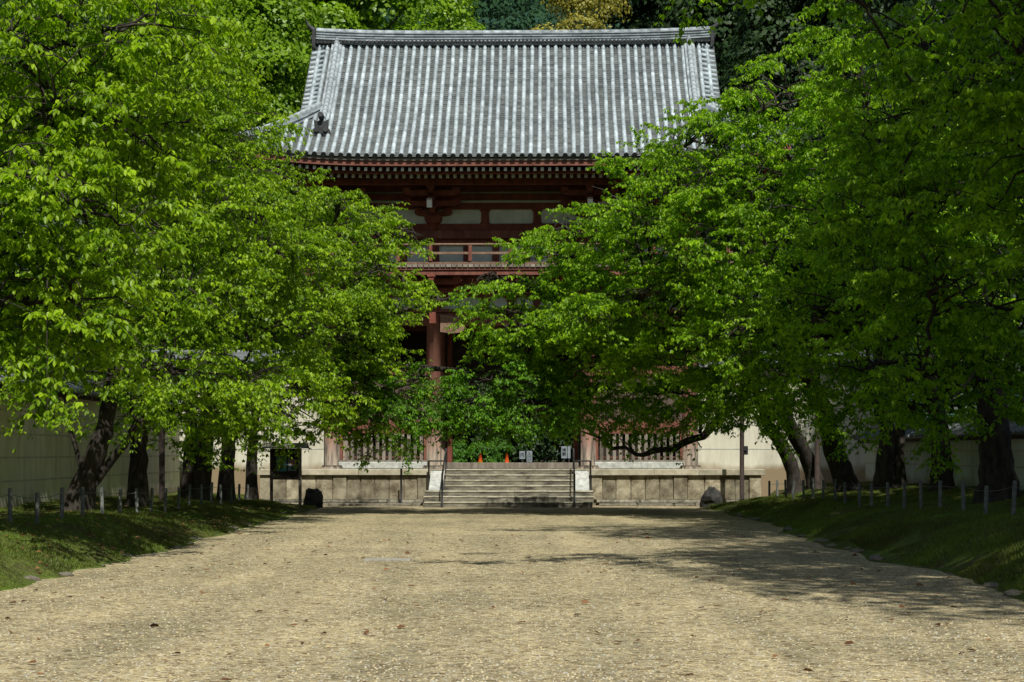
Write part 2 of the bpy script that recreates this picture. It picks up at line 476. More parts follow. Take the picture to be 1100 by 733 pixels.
def far_h(X, Y):
    h = -0.06 + 0 * X
    h = h + np.clip((Y - 60) / 1.5, 0, 1) * .85 * 1.0
    return h
xs = np.unique(np.concatenate([np.linspace(-900, -30, 12), np.linspace(-30, 30, 31), np.linspace(30, 900, 12)]))
ys = np.unique(np.concatenate([np.linspace(-300, 0, 6), np.linspace(0, 80, 81), np.linspace(80, 900, 20)]))
tag(grid_mesh('ground', xs, ys, far_h, MT['ground']), kind='structure')
tag(grid_mesh('gravel_path', np.linspace(-6.1, 6.1, 25), np.linspace(-6, 52.35, 60), lambda X, Y: .012 * vnoise(X * .5, Y * .4) - .012, MT['gravel']), kind='structure')
for nm, sgn in (('grass_bank_left', -1), ('grass_bank_right', 1)):
    xs = np.linspace(5.0, 16, 111) * sgn
    if sgn < 0: xs = xs[::-1]
    tag(grid_mesh(nm, xs, np.linspace(6, 54.3, 480), ground_h, MT['bank']), kind='structure')

# grass blades on the banks
def grass(name, sgn, n, label):
    D = 15 + (54 - 15) * rng.random(n) ** 1.25
    ax = 5.35 + rng.random(n) ** 1.2 * 4.3
    x = ax * sgn
    dens = vnoise(x * .9, D * .6, 21) + .5 * vnoise(x * 2.6, D * 2, 22) + (.25 if sgn > 0 else .05)
    keep = dens > -.55
    toe, _ = side_par(x, D, sgn < 0)
    sl = np.abs(ground_h(x + .06 * sgn, D) - ground_h(x - .06 * sgn, D)) / .12
    keep &= (ax > toe - .05) & (rng.random(n) > (sl - .45) * 1.6)
    x, D, dens = x[keep], D[keep], dens[keep]
    z = ground_h(x, D)
    n = len(x)
    h = (.018 + .035 * rng.random(n)) * (.8 + .7 * np.clip(dens, -.3, 1)) * (1.25 if sgn > 0 else 1)
    a = rng.random(n) * 2 * np.pi
    w = .005 + .005 * rng.random(n)
    P = np.stack([x, D, z - .01], -1)
    side = np.stack([np.cos(a), np.sin(a), 0 * a], -1) * w[:, None]
    lean = np.stack([rng.normal(0, .45, n), rng.normal(0, .45, n), np.ones(n)], -1) * h[:, None]
    V = np.stack([P - side, P + side, P + lean * .6 + side * .7, P + lean], 1).reshape(-1, 3)
    F = np.arange(4 * n).reshape(-1, 4)
    tint = np.clip((.5 if sgn > 0 else .42) + .4 * vnoise(x * .7, D * .5, 31) + .25 * vnoise(x * 3, D * 2.2, 32) + rng.normal(0, .2, n), 0, 1)
    o = quad_mesh(name, V, F, MT['grass'], tint=np.repeat(tint, 4))
    tag(o, label, 'grass', kind='stuff')
grass('grass', -1, 260000, 'short grass and moss growing on the left bank below the posts')
grass('grass', 1, 300000, 'longer green grass growing on the shaded right bank')

# loose pebbles lying on the gravel near the camera
def pebbles(n=45000):
    D = 11.5 + 26 * rng.random(n) ** 2.4
    x = rng.uniform(-5.5, 5.5, n)
    r = .005 + .007 * rng.random(n) ** 2
    a = rng.random(n) * 6.28
    c, s = np.cos(a), np.sin(a)
    base = np.array([[-1, -.7, 0], [1, -.8, 0], [.9, .8, 0], [-.8, .9, 0], [-.5, -.4, .8], [.5, -.5, .7], [.5, .4, .8], [-.5, .5, .65]])
    B = base[None] * r[:, None, None] * (1 + .3 * rng.normal(0, 1, (n, 8, 1)) * .5)
    X = B[..., 0] * c[:, None] - B[..., 1] * s[:, None]
    Y = B[..., 0] * s[:, None] + B[..., 1] * c[:, None]
    z0 = .012 * vnoise(x * .5, D * .4) - .014
    V = np.stack([X + x[:, None], Y + D[:, None], B[..., 2] + z0[:, None]], -1).reshape(-1, 3)
    f = np.array([[4, 5, 6, 7], [0, 1, 5, 4], [1, 2, 6, 5], [2, 3, 7, 6], [3, 0, 4, 7]])
    F = (np.arange(n)[:, None, None] * 8 + f[None]).reshape(-1, 4)
    tag(quad_mesh('loose_gravel', V, F, MT['pebble'], tint=np.repeat(rng.random(n), 8)), 'loose tan and grey pebbles scattered on the path surface', 'gravel', kind='stuff')
pebbles()

# ------------------------------------------------------------------ foliage generators
def unit(a):
    return a / (np.linalg.norm(a, axis=-1, keepdims=True) + 1e-9)

def make_leaves(P, d, nrm, L, width=.27):
    """folded leaf: two quads that meet along the midrib. all (n,3)"""
    d = unit(d)
    w = unit(np.cross(d, nrm)); nn = np.cross(w, d)
    L = L[:, None]
    base = P
    tip = P + d * L - nn * .10 * L
    l1 = P + d * .32 * L + w * width * L + nn * .07 * L
    l2 = P + d * .70 * L + w * width * .72 * L + nn * .03 * L
    r1 = P + d * .32 * L - w * width * L + nn * .07 * L
    r2 = P + d * .70 * L - w * width * .72 * L + nn * .03 * L
    n = len(P)
    V = np.stack([base, l1, l2, tip, r2, r1], 1).reshape(-1, 3)
    i = np.arange(n)[:, None] * 6
    F = np.concatenate([i + np.array([[0, 1, 2, 3]]), i + np.array([[0, 3, 4, 5]])], 0)
    return V, F

def bez(a, b, c, K):
    t = np.linspace(0, 1, K)[:, None]
    return (1 - t) ** 2 * a + 2 * t * (1 - t) * b + t * t * c

def make_sprays(O, m, r_, leafL=.095, spine=.85, nodes=5, per=4):
    """O (n,3) spray origins, m (n,3) directions -> leaves and twig tubes"""
    n = len(O)
    m = unit(m)
    up = np.array([0, 0, 1.0])
    side = unit(np.cross(m, up))
    Ls = spine * (.7 + .6 * r_.random(n))
    # 7 twigs: the spine itself and three pairs
    s0 = np.array([0, .18, .26, .42, .52, .66, .74])
    an = np.array([0, .95, -.95, .85, -.85, .7, -.7])
    tl = np.array([1, .62, .58, .52, .48, .36, .34])
    k = len(s0)
    st = O[:, None] + m[:, None] * (s0[None, :, None] * Ls[:, None, None])
    st[..., 2] -= .22 * (s0[None] ** 2) * Ls[:, None]
    a = an[None] + r_.normal(0, .22, (n, k)) * (np.abs(an)[None] > 0)
    td = m[:, None] * np.cos(a)[..., None] + side[:, None] * np.sin(a)[..., None]
    td[..., 2] += r_.normal(0, .28, (n, k))
    td = unit(td)
    TL = tl[None] * Ls[:, None] * (.8 + .4 * r_.random((n, k)))
    t = (np.arange(nodes) + .6) / nodes
    nd = st[:, :, None] + td[:, :, None] * (TL[:, :, None] * t[None, None])[..., None]
    nd[..., 2] -= .25 * (t ** 2)[None, None] * TL[:, :, None]
    NP = nd.reshape(-1, 3)
    ND = np.repeat(td.reshape(-1, 3), nodes, 0)
    P = np.repeat(NP, per, 0)
    q = len(P)
    h = r_.normal(0, 1, (q, 3)); h[:, 2] = 0
    h = unit(unit(h) * .9 + np.repeat(ND, per, 0) * np.array([1, 1, 0]) * .6)
    aa = (.35 + .75 * r_.random(q))[:, None]
    d = h * aa - up * (.35 + .7 * r_.random(q))[:, None]
    nrm = h * .5 + up * .9 + r_.normal(0, .25, (q, 3))
    P = P + h * .015 + r_.normal(0, .012, (q, 3))
    L = leafL * (.6 + .45 * r_.random(q) + .25 * np.repeat(r_.random(n * k * nodes), per))
    V, F = make_leaves(P, d, nrm, L)
    spray_t = np.repeat(r_.random(n), k * nodes * per)
    tipness = np.tile(np.repeat(t, per), n * k)
    clus = np.repeat(r_.random(n * k * nodes) ** 2.2, per)
    tint = np.clip(.07 + .26 * spray_t + .15 * tipness + .60 * clus + r_.normal(0, .08, q), 0, 1)
    # twigs
    tt = np.array([0, .5, 1.0])
    TP = st[:, :, None] + td[:, :, None] * (TL[:, :, None] * tt[None, None])[..., None]
    TP[..., 2] -= .25 * (tt ** 2)[None, None] * TL[:, :, None]
    TP = TP.reshape(-1, 3, 3)
    TR = np.tile(np.array([.006, .0045, .002]), (len(TP), 1))
    return V, F, np.repeat(tint, 6), TP, TR

TREE_N = [0]
DENS, GROW = 2.25, 1.12
def cherry(label, base, trunks, lobes, leafmat, seed, dens=4.2, leafL=.088, limb_r=.10, name='cherry_tree', group='cherry trees along the path', extra=None, tiers=.55, cat='cherry tree'):
    r_ = np.random.default_rng(seed)
    base = np.array(base, float)
    root = empty(name, tuple(base))
    tag(root, label, cat, group)
    bark = MB()
    tips = []
    for pts, rad in trunks:
        P = np.array(pts, float)
        # resample with a little knottiness
        K = 14
        t = np.linspace(0, len(P) - 1, K)
        i = np.clip(t.astype(int), 0, len(P) - 2); fr = (t - i)[:, None]
        # catmull-rom
        Pp = np.vstack([2 * P[0] - P[1], P, 2 * P[-1] - P[-2]])
        p0, p1, p2, p3 = Pp[i], Pp[i + 1], Pp[i + 2], Pp[i + 3]
        Q = .5 * ((2 * p1) + (-p0 + p2) * fr + (2 * p0 - 5 * p1 + 4 * p2 - p3) * fr ** 2 + (-p0 + 3 * p1 - 3 * p2 + p3) * fr ** 3)
        rr = np.interp(t, np.arange(len(rad)), rad)
        rr = rr * (1 + .035 * r_.normal(0, 1, K))
        if Q[0, 2] < base[2] + .3:
            rr[0] *= 1.3; rr[1] *= 1.08
            Q[0, 2] = base[2] - .12
        Q[1:-1] += r_.normal(0, .035, (K - 2, 3)) * rr[1:-1, None] * 1.5
        bark.tube(Q, rr, 14)
        for q, w in zip(Q[4:], rr[4:]): tips.append((q, w))
    AV, AF, AT, TPs, TRs = [], [], [], [], []
    nv = 0
    for (px, py, D, rx, ry, rd) in lobes:
        c = W(px, py, D); s = FPX / D
        rxm, rzm = rx / s * GROW, ry / s * GROW
        ta = np.array([q for q, w in tips])
        dist = np.linalg.norm(ta - c, axis=1) + 1.2 * np.clip(ta[:, 2] - c[2], 0, 9)
        j = int(np.argmin(dist))
        a0, w0 = tips[j]
        mid = (a0 + c) / 2 + np.array([0, 0, .18 * np.linalg.norm(c - a0)]) + r_.normal(0, .12, 3)
        K = 9
        L0 = bez(a0, mid, c, K)
        L0[1:-1] += r_.normal(0, .05, (K - 2, 3))
        wr = min(w0 * .8, limb_r)
        bark.tube(L0, np.linspace(wr, max(wr * .5, .03), K), 7)
        for q, w in zip(L0[3:], np.linspace(wr, max(wr * .5, .03), K)[3:]): tips.append((q, w))
        # sub limbs
        ns = 9
        subs = []
        for k in range(ns):
            u = r_.normal(0, 1, 3); u[2] *= .6; u /= np.linalg.norm(u)
            e = c + u * np.array([rxm, rd, rzm]) * .85
            st = L0[r_.integers(4, K)]
            S = bez(st, (st + e) / 2 + np.array([0, 0, .25]), e, 6)
            S[1:] += r_.normal(0, .04, (5, 3))
            subs.append(S)
        subs = np.array(subs)
        TP6 = subs; TR6 = np.tile(np.linspace(.028, .008, 6), (ns, 1))
        V6, F6 = tube_batch(TP6, TR6, 4)
        bark.add(V6, F6.tolist(), .5, True)
        area = math.pi * rxm * rzm
        n = max(5, int(area * dens * DENS * (rd / 1.8) ** .5 + .5))
        u = unit(r_.normal(0, 1, (n, 3)))
        rad = r_.random(n) ** .45
        O = c + u * rad[:, None] * np.array([rxm, rd, rzm])
        O[:, 2] += .34 * (np.round(O[:, 2] / tiers) * tiers - O[:, 2]) + r_.normal(0, .05, n)
        sp = subs.reshape(-1, 3)
        dd = np.linalg.norm(O[:, None] - sp[None], axis=2)
        at = sp[np.argmin(dd, 1)]
        m = (O - at) * .8 + (O - c) * .35 + r_.normal(0, .35, (n, 3))
        m[:, 2] = m[:, 2] * .45
        V, F, T, TP, TR = make_sprays(O, m, r_, leafL)
        AV.append(V); AF.append(F + nv); nv += len(V); AT.append(T)
        V1, F1 = tube_batch(TP, TR, 3); TPs.append((V1, F1))
        CP = np.stack([at, (at + O) / 2 + np.array([0, 0, .06]), O], 1)
        CR = np.tile(np.array([.012, .009, .006]), (n, 1))
        V2, F2 = tube_batch(CP, CR, 3); TPs.append((V2, F2))
    if extra: extra(bark)
    # bark to one mesh
    bark.build('trunk', MT['bark'], root, origin=base)
    TV, TF, o = [], [], 0
    for v, f in TPs:
        TV.append(v); TF.append(f + o); o += len(v)
    cr = quad_mesh('crown', np.concatenate(AV), np.concatenate(AF), leafmat, root, np.concatenate(AT), origin=base)
    quad_mesh('twigs', np.concatenate(TV), np.concatenate(TF), MT['bark'], cr, origin=base)
    TREE_N[0] += nv // 6
    return root

def puff_tree(label, base, height, crown_c, crown_r, n_puff, leafmat, seed, leafL=.2, per=330, puff_r=(.9, 1.6), trunk_r=.35, name='broadleaf_tree', group='trees beyond the walls', cat='tree', conifer=False):
    """big tree: trunk with limbs, crown of many leafy puffs"""
    r_ = np.random.default_rng(seed)
    base = np.array(base, float); cc = np.array(crown_c, float); cr = np.array(crown_r, float)
    root = empty(name, tuple(base)); tag(root, label, cat, group)
    bark = MB()
    top = np.array([cc[0], cc[1], cc[2] + cr[2] * .6])
    K = 10
    T = bez(base - np.array([0, 0, .2]), (base + top) / 2 + r_.normal(0, .3, 3), top, K)
    bark.tube(T, np.linspace(trunk_r, .08, K), 9)
    if conifer:
        t = r_.random(n_puff) ** .8
        ang = r_.random(n_puff) * 6.283
        rr = (1 - t) ** .8 * (.5 + .5 * r_.random(n_puff) ** .5)
        u = np.stack([np.cos(ang) * rr, np.sin(ang) * rr, t * 2 - 1], -1)
    else:
        u = unit(r_.normal(0, 1, (n_puff, 3)))
        u *= (.55 + .45 * r_.random(n_puff) ** .6)[:, None]
        u *= (1 + .18 * vnoise(u[:, 0] * 2 + seed, u[:, 2] * 2, seed))[:, None]
    C = cc + u * cr
    pr = puff_r[0] + (puff_r[1] - puff_r[0]) * r_.random(n_puff)
    for k in range(0, n_puff, 3):
        j = int(np.argmin(np.abs(T[:, 2] - (C[k, 2] - 1.0)))); j = min(max(j, 3), K - 2)
        S = bez(T[j], (T[j] + C[k]) / 2 + np.array([0, 0, .3]), C[k], 5)
        bark.tube(S, np.linspace(.09, .02, 5), 5)
    m = n_puff * per
    v = unit(r_.normal(0, 1, (m, 3)))
    v[:, 2] = np.where(v[:, 2] < -.3, -v[:, 2] * .7, v[:, 2])
    ci = np.repeat(np.arange(n_puff), per)
    rad = pr[ci] * (.72 + .33 * r_.random(m) ** .7)
    P = C[ci] + v * rad[:, None] * np.array([1, 1, .72])
    h = unit(r_.normal(0, 1, (m, 3)))
    d = unit(np.cross(h, v)) + v * .35 - np.array([0, 0, .35])
    nrm = v + r_.normal(0, .35, (m, 3))
    L = leafL * (.6 + .7 * r_.random(m))
    d = unit(d); w = unit(np.cross(d, nrm)) * (L * .33)[:, None]
    a = P; b = P + d * (L * .45)[:, None] + w; c_ = P + d * L[:, None]; e = P + d * (L * .45)[:, None] - w
    V = np.stack([a, b, c_, e], 1).reshape(-1, 3)
    F = np.arange(4 * m).reshape(-1, 4)
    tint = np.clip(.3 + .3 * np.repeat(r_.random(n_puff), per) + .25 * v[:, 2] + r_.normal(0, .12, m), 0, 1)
    bark.build('trunk', MT['bark'], root, origin=base)
    quad_mesh('crown', V, F, leafmat, root, np.repeat(tint, 4), origin=base)
    return root

# ------------------------------------------------------------------ the gate building
D0 = 53.8
YAW = -R(1.2)
GX = -0.03
gate = empty('temple_gate', (GX, D0, 0), YAW)
tag(gate, 'two storey red timber temple gate with a grey tiled roof closing the path', 'gate')

RIDGE_Y, RUN = 2.5, 5.1
Z_R, Z_E = 13.95, 9.72
EX = 7.8                     # half length of the front eave
def prof(d):
    t = d / RUN
    return Z_R - (Z_R - Z_E) * (1.22 * t - .22 * t * t)
GX_R = 5.62                  # half length at the gable wall
def upturn(x, e):
    """corners sweep up: x along the eave, e distance in from the eave"""
    return .42 * (np.abs(x) / EX) ** 5 * np.clip(1 - e / 3.0, 0, 1) ** 1.5

# surface points: front slope point at x, distance d from the ridge
def front_pt(x, d, lift=0.0, sgn=-1):
    z = prof(d) + upturn(x, RUN - d) + lift
    return (x, RIDGE_Y + sgn * d, z)
def side_pt(y, e, sx, lift=0.0):
    """hipped skirt at the gable ends: e = distance in from the side eave"""
    z = prof(RUN - e) + lift + .42 * (np.abs(y - RIDGE_Y) / RUN) ** 5 * np.clip(1 - e / 3, 0, 1) ** 1.5
    return (sx * (EX - e), y, z)

def hip_limit(x):
    """smallest d (from ridge) that the front slope reaches at x"""
    ax = abs(x)
    if ax <= GX_R + .40: return 0.0
    e = EX - ax
    return RUN - e
roof = None
def build_roof():
    global roof
    SP = .2395
    nrib = int(2 * EX / SP)
    xs = [(k - (nrib - 1) / 2) * SP for k in range(nrib)]
    # flat tiles, stepped courses
    m = MB()
    course = .088
    for sgn in (-1, 1):
        for xa, xb in [(x - SP / 2, x + SP / 2) for x in xs] :
            xm = (xa + xb) / 2
            d0 = hip_limit(xm)
            if sgn > 0 and random.random() < 0: continue
            n = int((RUN - d0) / course)
            if n < 1: continue
            step = course if sgn < 0 else course * 4
            n = int((RUN - d0) / step)
            vs, fs, ts = [], [], []
            for k in range(n + 1):
                dA = RUN - k * step
                dB = max(dA - step, d0)
                if dA - dB < .01: continue
                tnt = random.random()
                v = [front_pt(xa, dA, .004, sgn), front_pt(xb, dA, .004, sgn), front_pt(xb, dB, -.026, sgn), front_pt(xa, dB, -.026, sgn)]
                low = [front_pt(xa, dA, -.030, sgn), front_pt(xb, dA, -.030, sgn)]
                m.add(v, [(0, 1, 2, 3)] if sgn < 0 else [(3, 2, 1, 0)], tnt * .55)
                m.add(low + [v[1], v[0]], [(0, 1, 2, 3)] if sgn < 0 else [(3, 2, 1, 0)], .9 + .6 * tnt)  # lip faces painted lighter, as if catching the sun
    for sx in (-1, 1):
        ny = int(2 * RUN / SP)
        for j in range(ny):
            ym = RIDGE_Y + (j - (ny - 1) / 2) * SP
            e_max = min(RUN - abs(ym - RIDGE_Y), EX - GX_R)
            n = max(1, int(e_max / course))
            for k in range(n):
                e0, e1 = k * course, min((k + 1) * course, e_max)
                y0, y1 = ym - SP / 2, ym + SP / 2
                v = [side_pt(y0, e0, sx, .004), side_pt(y1, e0, sx, .004), side_pt(y1, e1, sx, -.018), side_pt(y0, e1, sx, -.018)]
                m.add(v, [(3, 2, 1, 0)] if sx > 0 else [(0, 1, 2, 3)], random.random())
    roof = m.build('roof', MT['tile_flat'], gate)
    # round tiles
    rb = MB(); caps = MB()
    fronts = []
    def rib(ptf0, a, b, seg=.30, r=.062, front=False):
        o1, o2, ph = random.uniform(-.008, .008), random.uniform(.004, .010), random.random() * 6
        def ptf(u):
            p = ptf0(u)
            return (p[0] + (o1 + o2 * math.sin(u * 1.7 + ph)), p[1], p[2])
        """half-round cover tiles from parameter a (eave) to b"""
        n = max(1, int(abs(b - a) / seg))
        prev = None
        for k in range(n):
            u0 = a + (b - a) * k / n; u1 = a + (b - a) * (k + 1) / n
            P0 = np.array(ptf(u0)); P1 = np.array(ptf(u1))
            t = P1 - P0; t /= np.linalg.norm(t)
            acr = np.cross(t, (0, 0, 1.0)); acr /= np.linalg.norm(acr)
            nn = np.cross(acr, t)
            P1 = P1 + t * .012
            vs = []
            for P, rr in ((P0, r * 1.04), (P1, r * .95)):
                for q in range(7):
                    an = math.pi * q / 6
                    vs.append(P + acr * math.cos(an) * rr + nn * (math.sin(an) * rr + .0))
            fs = [(q, q + 1, q + 8, q + 7) for q in range(6)] + [tuple(range(6, -1, -1))]
            rb.add(vs, fs, random.random(), True)
        P0 = np.array(ptf(a)); P1 = np.array(ptf(a + (b - a) * .02))
        t = P1 - P0; t /= np.linalg.norm(t)
        acr = np.cross(t, (0, 0, 1.0)); acr /= np.linalg.norm(acr); nn = np.cross(acr, t)
        ring = [P0 - t * .03 + acr * math.cos(x_) * .072 + nn * (math.sin(x_) * .072) for x_ in np.linspace(0, 2 * math.pi, 12, endpoint=False)]
        ring2 = [p + t * .05 for p in ring]
        cc = MB() if front else caps
        if front: fronts.append(cc)
        cc.add(ring + ring2, [tuple(range(12))] + [(i, i + 12, (i + 1) % 12 + 12, (i + 1) % 12) for i in range(12)])
    for k in range(nrib + 1):
        x = -nrib * SP / 2 + k * SP
        if abs(x) > EX: continue
        d0 = hip_limit(x)
        if RUN - d0 < .15: continue
        if abs(abs(x) - GX_R + .12) < .15: pass
        rib(lambda d, x=x: front_pt(x, d, .008), RUN + .02, d0 + .02, front=True)
        rib(lambda d, x=x: front_pt(x, d, .008, 1), RUN + .02, d0 + .02, seg=1.0)
    for sx in (-1, 1):
        ny = int(2 * RUN / SP)
        for j in range(ny + 1):
            y = RIDGE_Y - ny * SP / 2 + j * SP
            e_max = min(RUN - abs(y - RIDGE_Y), EX - GX_R)
            if e_max < .15: continue
            rib(lambda e, y=y, sx=sx: side_pt(y, e, sx, .008), -.02, e_max)
        # verge tiles laid crosswise over the gable edge
        for sgn in (-1, 1):
            d = .12
            while d < RUN - (EX - GX_R) - .1:
                p0 = np.array(front_pt(sx * (GX_R + .02), d, .02, sgn)); p1 = np.array(front_pt(sx * (GX_R + .46), d, -.06, sgn))
                rb.tube([p0, p1], .062, 8, None, True)
                d += .19
    rb.build('cover_tiles', MT['tile_round'], roof)
    for q in fronts: q.build('eave_end_tile', MT['tile_black'], roof)
    tag(caps.build('eave_end_tile', MT['tile_black'], roof), kind='stuff')
    # gable wall and barge boards
    for sx in (-1, 1):
        g = MB()
        dl = RUN - (EX - GX_R)
        pts = [(RIDGE_Y - dl, prof(dl) - .1)] + [(RIDGE_Y - d, prof(d) - .12) for d in np.linspace(dl, 0, 8)] + [(RIDGE_Y + d, prof(d) - .12) for d in np.linspace(0, dl, 8)][1:]
        g.prism(pts, sx * (GX_R - .25), sx * (GX_R - .20), .5, axis='x')
        g.build('gable_wall', MT['dark_red'], roof)
        b = MB()
        for sgn in (-1, 1):
            ds = np.linspace(0, dl + .2, 9)
            for i in range(8):
                a_, c_ = ds[i], ds[i + 1]
                x0, x1 = sorted((sx * (GX_R + .36), sx * (GX_R + .42)))
                vs = []
                for x in (x0, x1):
                    vs += [(x, RIDGE_Y + sgn * a_, prof(a_) - .06), (x, RIDGE_Y + sgn * c_, prof(c_) - .06), (x, RIDGE_Y + sgn * c_, prof(c_) - .34), (x, RIDGE_Y + sgn * a_, prof(a_) - .34)]
                b.add(vs, [(0, 1, 2, 3), (7, 6, 5, 4), (0, 4, 5, 1), (1, 5, 6, 2), (2, 6, 7, 3), (3, 7, 4, 0)], .5)
        b.build('barge_board', MT['red_wood'], roof)
    # main ridge: stacked flat tiles with a round top, ends sweeping up
    rd = MB()
    HX = 5.98
    n = 40
    def rz(x): return .10 * (abs(x) / HX) ** 4
    layers = [(-.22, .16, .20, .0), (-.20, .0, .16, .0)]
    for (z0, z1, hw) in ((13.86, 13.98, .20), (13.98, 14.03, .27), (14.03, 14.10, .15), (14.10, 14.135, .19), (14.135, 14.20, .14), (14.20, 14.235, .18), (14.235, 14.30, .13), (14.30, 14.335, .17)):
        z0 = 13.88 + (z0 - 13.88) * .80; z1 = 13.88 + (z1 - 13.88) * .80
        for k in range(n):
            xa = -HX + 2 * HX * k / n; xb = -HX + 2 * HX * (k + 1) / n - .004
            ua, ub = rz(xa), rz(xb)
            vs = [(xa, RIDGE_Y - hw, z0 + ua), (xb, RIDGE_Y - hw, z0 + ub), (xb, RIDGE_Y + hw, z0 + ub), (xa, RIDGE_Y + hw, z0 + ua),
                  (xa, RIDGE_Y - hw, z1 + ua), (xb, RIDGE_Y - hw, z1 + ub), (xb, RIDGE_Y + hw, z1 + ub), (xa, RIDGE_Y + hw, z1 + ua)]
            rd.add(vs, [(0, 3, 2, 1), (4, 5, 6, 7), (0, 1, 5, 4), (1, 2, 6, 5), (2, 3, 7, 6), (3, 0, 4, 7)])
    for k in range(n):
        xa = -HX + 2 * HX * k / n; xb = -HX + 2 * HX * (k + 1) / n + .01
        rd.tube([(xa, RIDGE_Y, 14.255 + rz(xa)), (xb, RIDGE_Y, 14.255 + rz(xb))], [.10, .093], 10)
    # row of small round ends under the ridge
    re_ = MB()
    for k in range(int(2 * HX / .12)):
        x = -HX + .06 + k * .12
        re_.tube([(x, RIDGE_Y - .30, 13.955), (x, RIDGE_Y - .18, 13.965)], .045, 7)
    rd.build('ridge', MT['tile_dark'], roof)
    re_.build('ridge_tile_row', MT['tile_black'], roof)
    for sx in (-1, 1):
        h = MB()
        h.tube([(sx * 5.80, RIDGE_Y, 14.28), (sx * 6.08, RIDGE_Y, 14.38), (sx * 6.25, RIDGE_Y, 14.54), (sx * 6.33, RIDGE_Y, 14.76)], [.10, .085, .05, .015], 8)
        h.prism([(sx * 5.99, 13.75), (sx * 5.99, 14.36), (sx * 6.08, 14.30), (sx * 6.10, 13.85)], RIDGE_Y - .3, RIDGE_Y + .3)
        h.tube([(sx * 6.0, RIDGE_Y - .18, 14.08), (sx * 6.14, RIDGE_Y - .18, 14.08)], .11, 9)
        h.tube([(sx * 6.0, RIDGE_Y + .18, 14.08), (sx * 6.14, RIDGE_Y + .18, 14.08)], .11, 9)
        h.build('ridge_end_ornament', MT['tile_black'], roof)
        # descending ridge down the front slope
        for sgn in (-1, 1):
            q = MB()
            dl = RUN - (EX - GX_R) + 1.05
            ds = np.linspace(.1, dl, 22)
            xk = sx * (GX_R - .28)
            for i in range(21):
                for (w_, h0, h1) in ((.13, .0, .09), (.165, .09, .115), (.115, .115, .18), (.15, .18, .205)):
                    a_, c_ = ds[i], ds[i + 1]
                    p = [front_pt(xk + s_ * w_, a_, hh, sgn) for hh in (h0, h1) for s_ in (-1, 1)] + [front_pt(xk + s_ * w_, c_, hh, sgn) for hh in (h0, h1) for s_ in (-1, 1)]
                    q.add(p, [(0, 1, 3, 2), (4, 6, 7, 5), (2, 3, 7, 6), (0, 2, 6, 4), (1, 5, 7, 3), (0, 4, 5, 1)])
                q.tube([front_pt(xk, ds[i], .225, sgn), front_pt(xk, ds[i + 1] + .01, .225, sgn)], [.078, .086], 9, .9)
            q.build('descending_ridge', MT['tile_dark'], roof)
            o = MB()
            P = np.array(front_pt(xk, dl, 0, sgn))
            yb = P[1]
            o.prism([(P[0] - .27, P[2] - .14), (P[0] - .16, P[2] - .06), (P[0] + .16, P[2] - .06), (P[0] + .27, P[2] - .14), (P[0] + .25, P[2] + .10), (P[0] + .19, P[2] + .16), (P[0] + .21, P[2] + .40), (P[0] + .10, P[2] + .34), (P[0], P[2] + .40), (P[0] - .10, P[2] + .34), (P[0] - .21, P[2] + .40), (P[0] - .19, P[2] + .16), (P[0] - .25, P[2] + .10)], yb + sgn * .02, yb + sgn * .12)
            o.tube([(P[0], yb + sgn * .0, P[2] + .46), (P[0], yb + sgn * .28, P[2] + .52)], [.09, .075], 9)
            for dx in (-.12, .12):
                o.tube([(P[0] + dx, yb + sgn * .12, P[2] + .1), (P[0] + dx, yb + sgn * .17, P[2] + .1)], .07, 9)
            o.box(P[0] - .07, P[0] + .07, yb + sgn * .12 - .03, yb + sgn * .12 + .05, P[2] - .04, P[2] + .2, bev=.02)
            o.build('ridge_end_ornament', MT['tile_black'], roof)
            # hip ridge down to the corner
            hq = MB()
            es = np.linspace(EX - GX_R + .1, .35, 16)
            def hp(e, lift, off=0):
                z = prof(RUN - e) + .42 * ((EX - e) / EX) ** 5 * max(0, 1 - e / 3) ** 1.5 + lift
                return (sx * (EX - e) + sx * off * .7, RIDGE_Y + sgn * (RUN - e) - sgn * off * .7, z)
            for i in range(15):
                for (w_, h0, h1) in ((.13, -.03, .09), (.16, .09, .115), (.115, .115, .19)):
                    p = [hp(es[i], hh, s_ * w_) for hh in (h0, h1) for s_ in (-1, 1)] + [hp(es[i + 1], hh, s_ * w_) for hh in (h0, h1) for s_ in (-1, 1)]
                    hq.add(p, [(0, 1, 3, 2), (4, 6, 7, 5), (2, 3, 7, 6), (0, 2, 6, 4), (1, 5, 7, 3), (0, 4, 5, 1)])
                hq.tube([hp(es[i], .215), hp(es[i + 1] - .01, .215)], [.075, .08], 9, .9)
            e_ = hp(.33, .12)
            hq.tube([e_, hp(.1, .22), hp(-.05, .42)], [.13, .09, .03], 8, .1)
            hq.build('hip_ridge', MT['tile_dark'], roof)
build_roof()

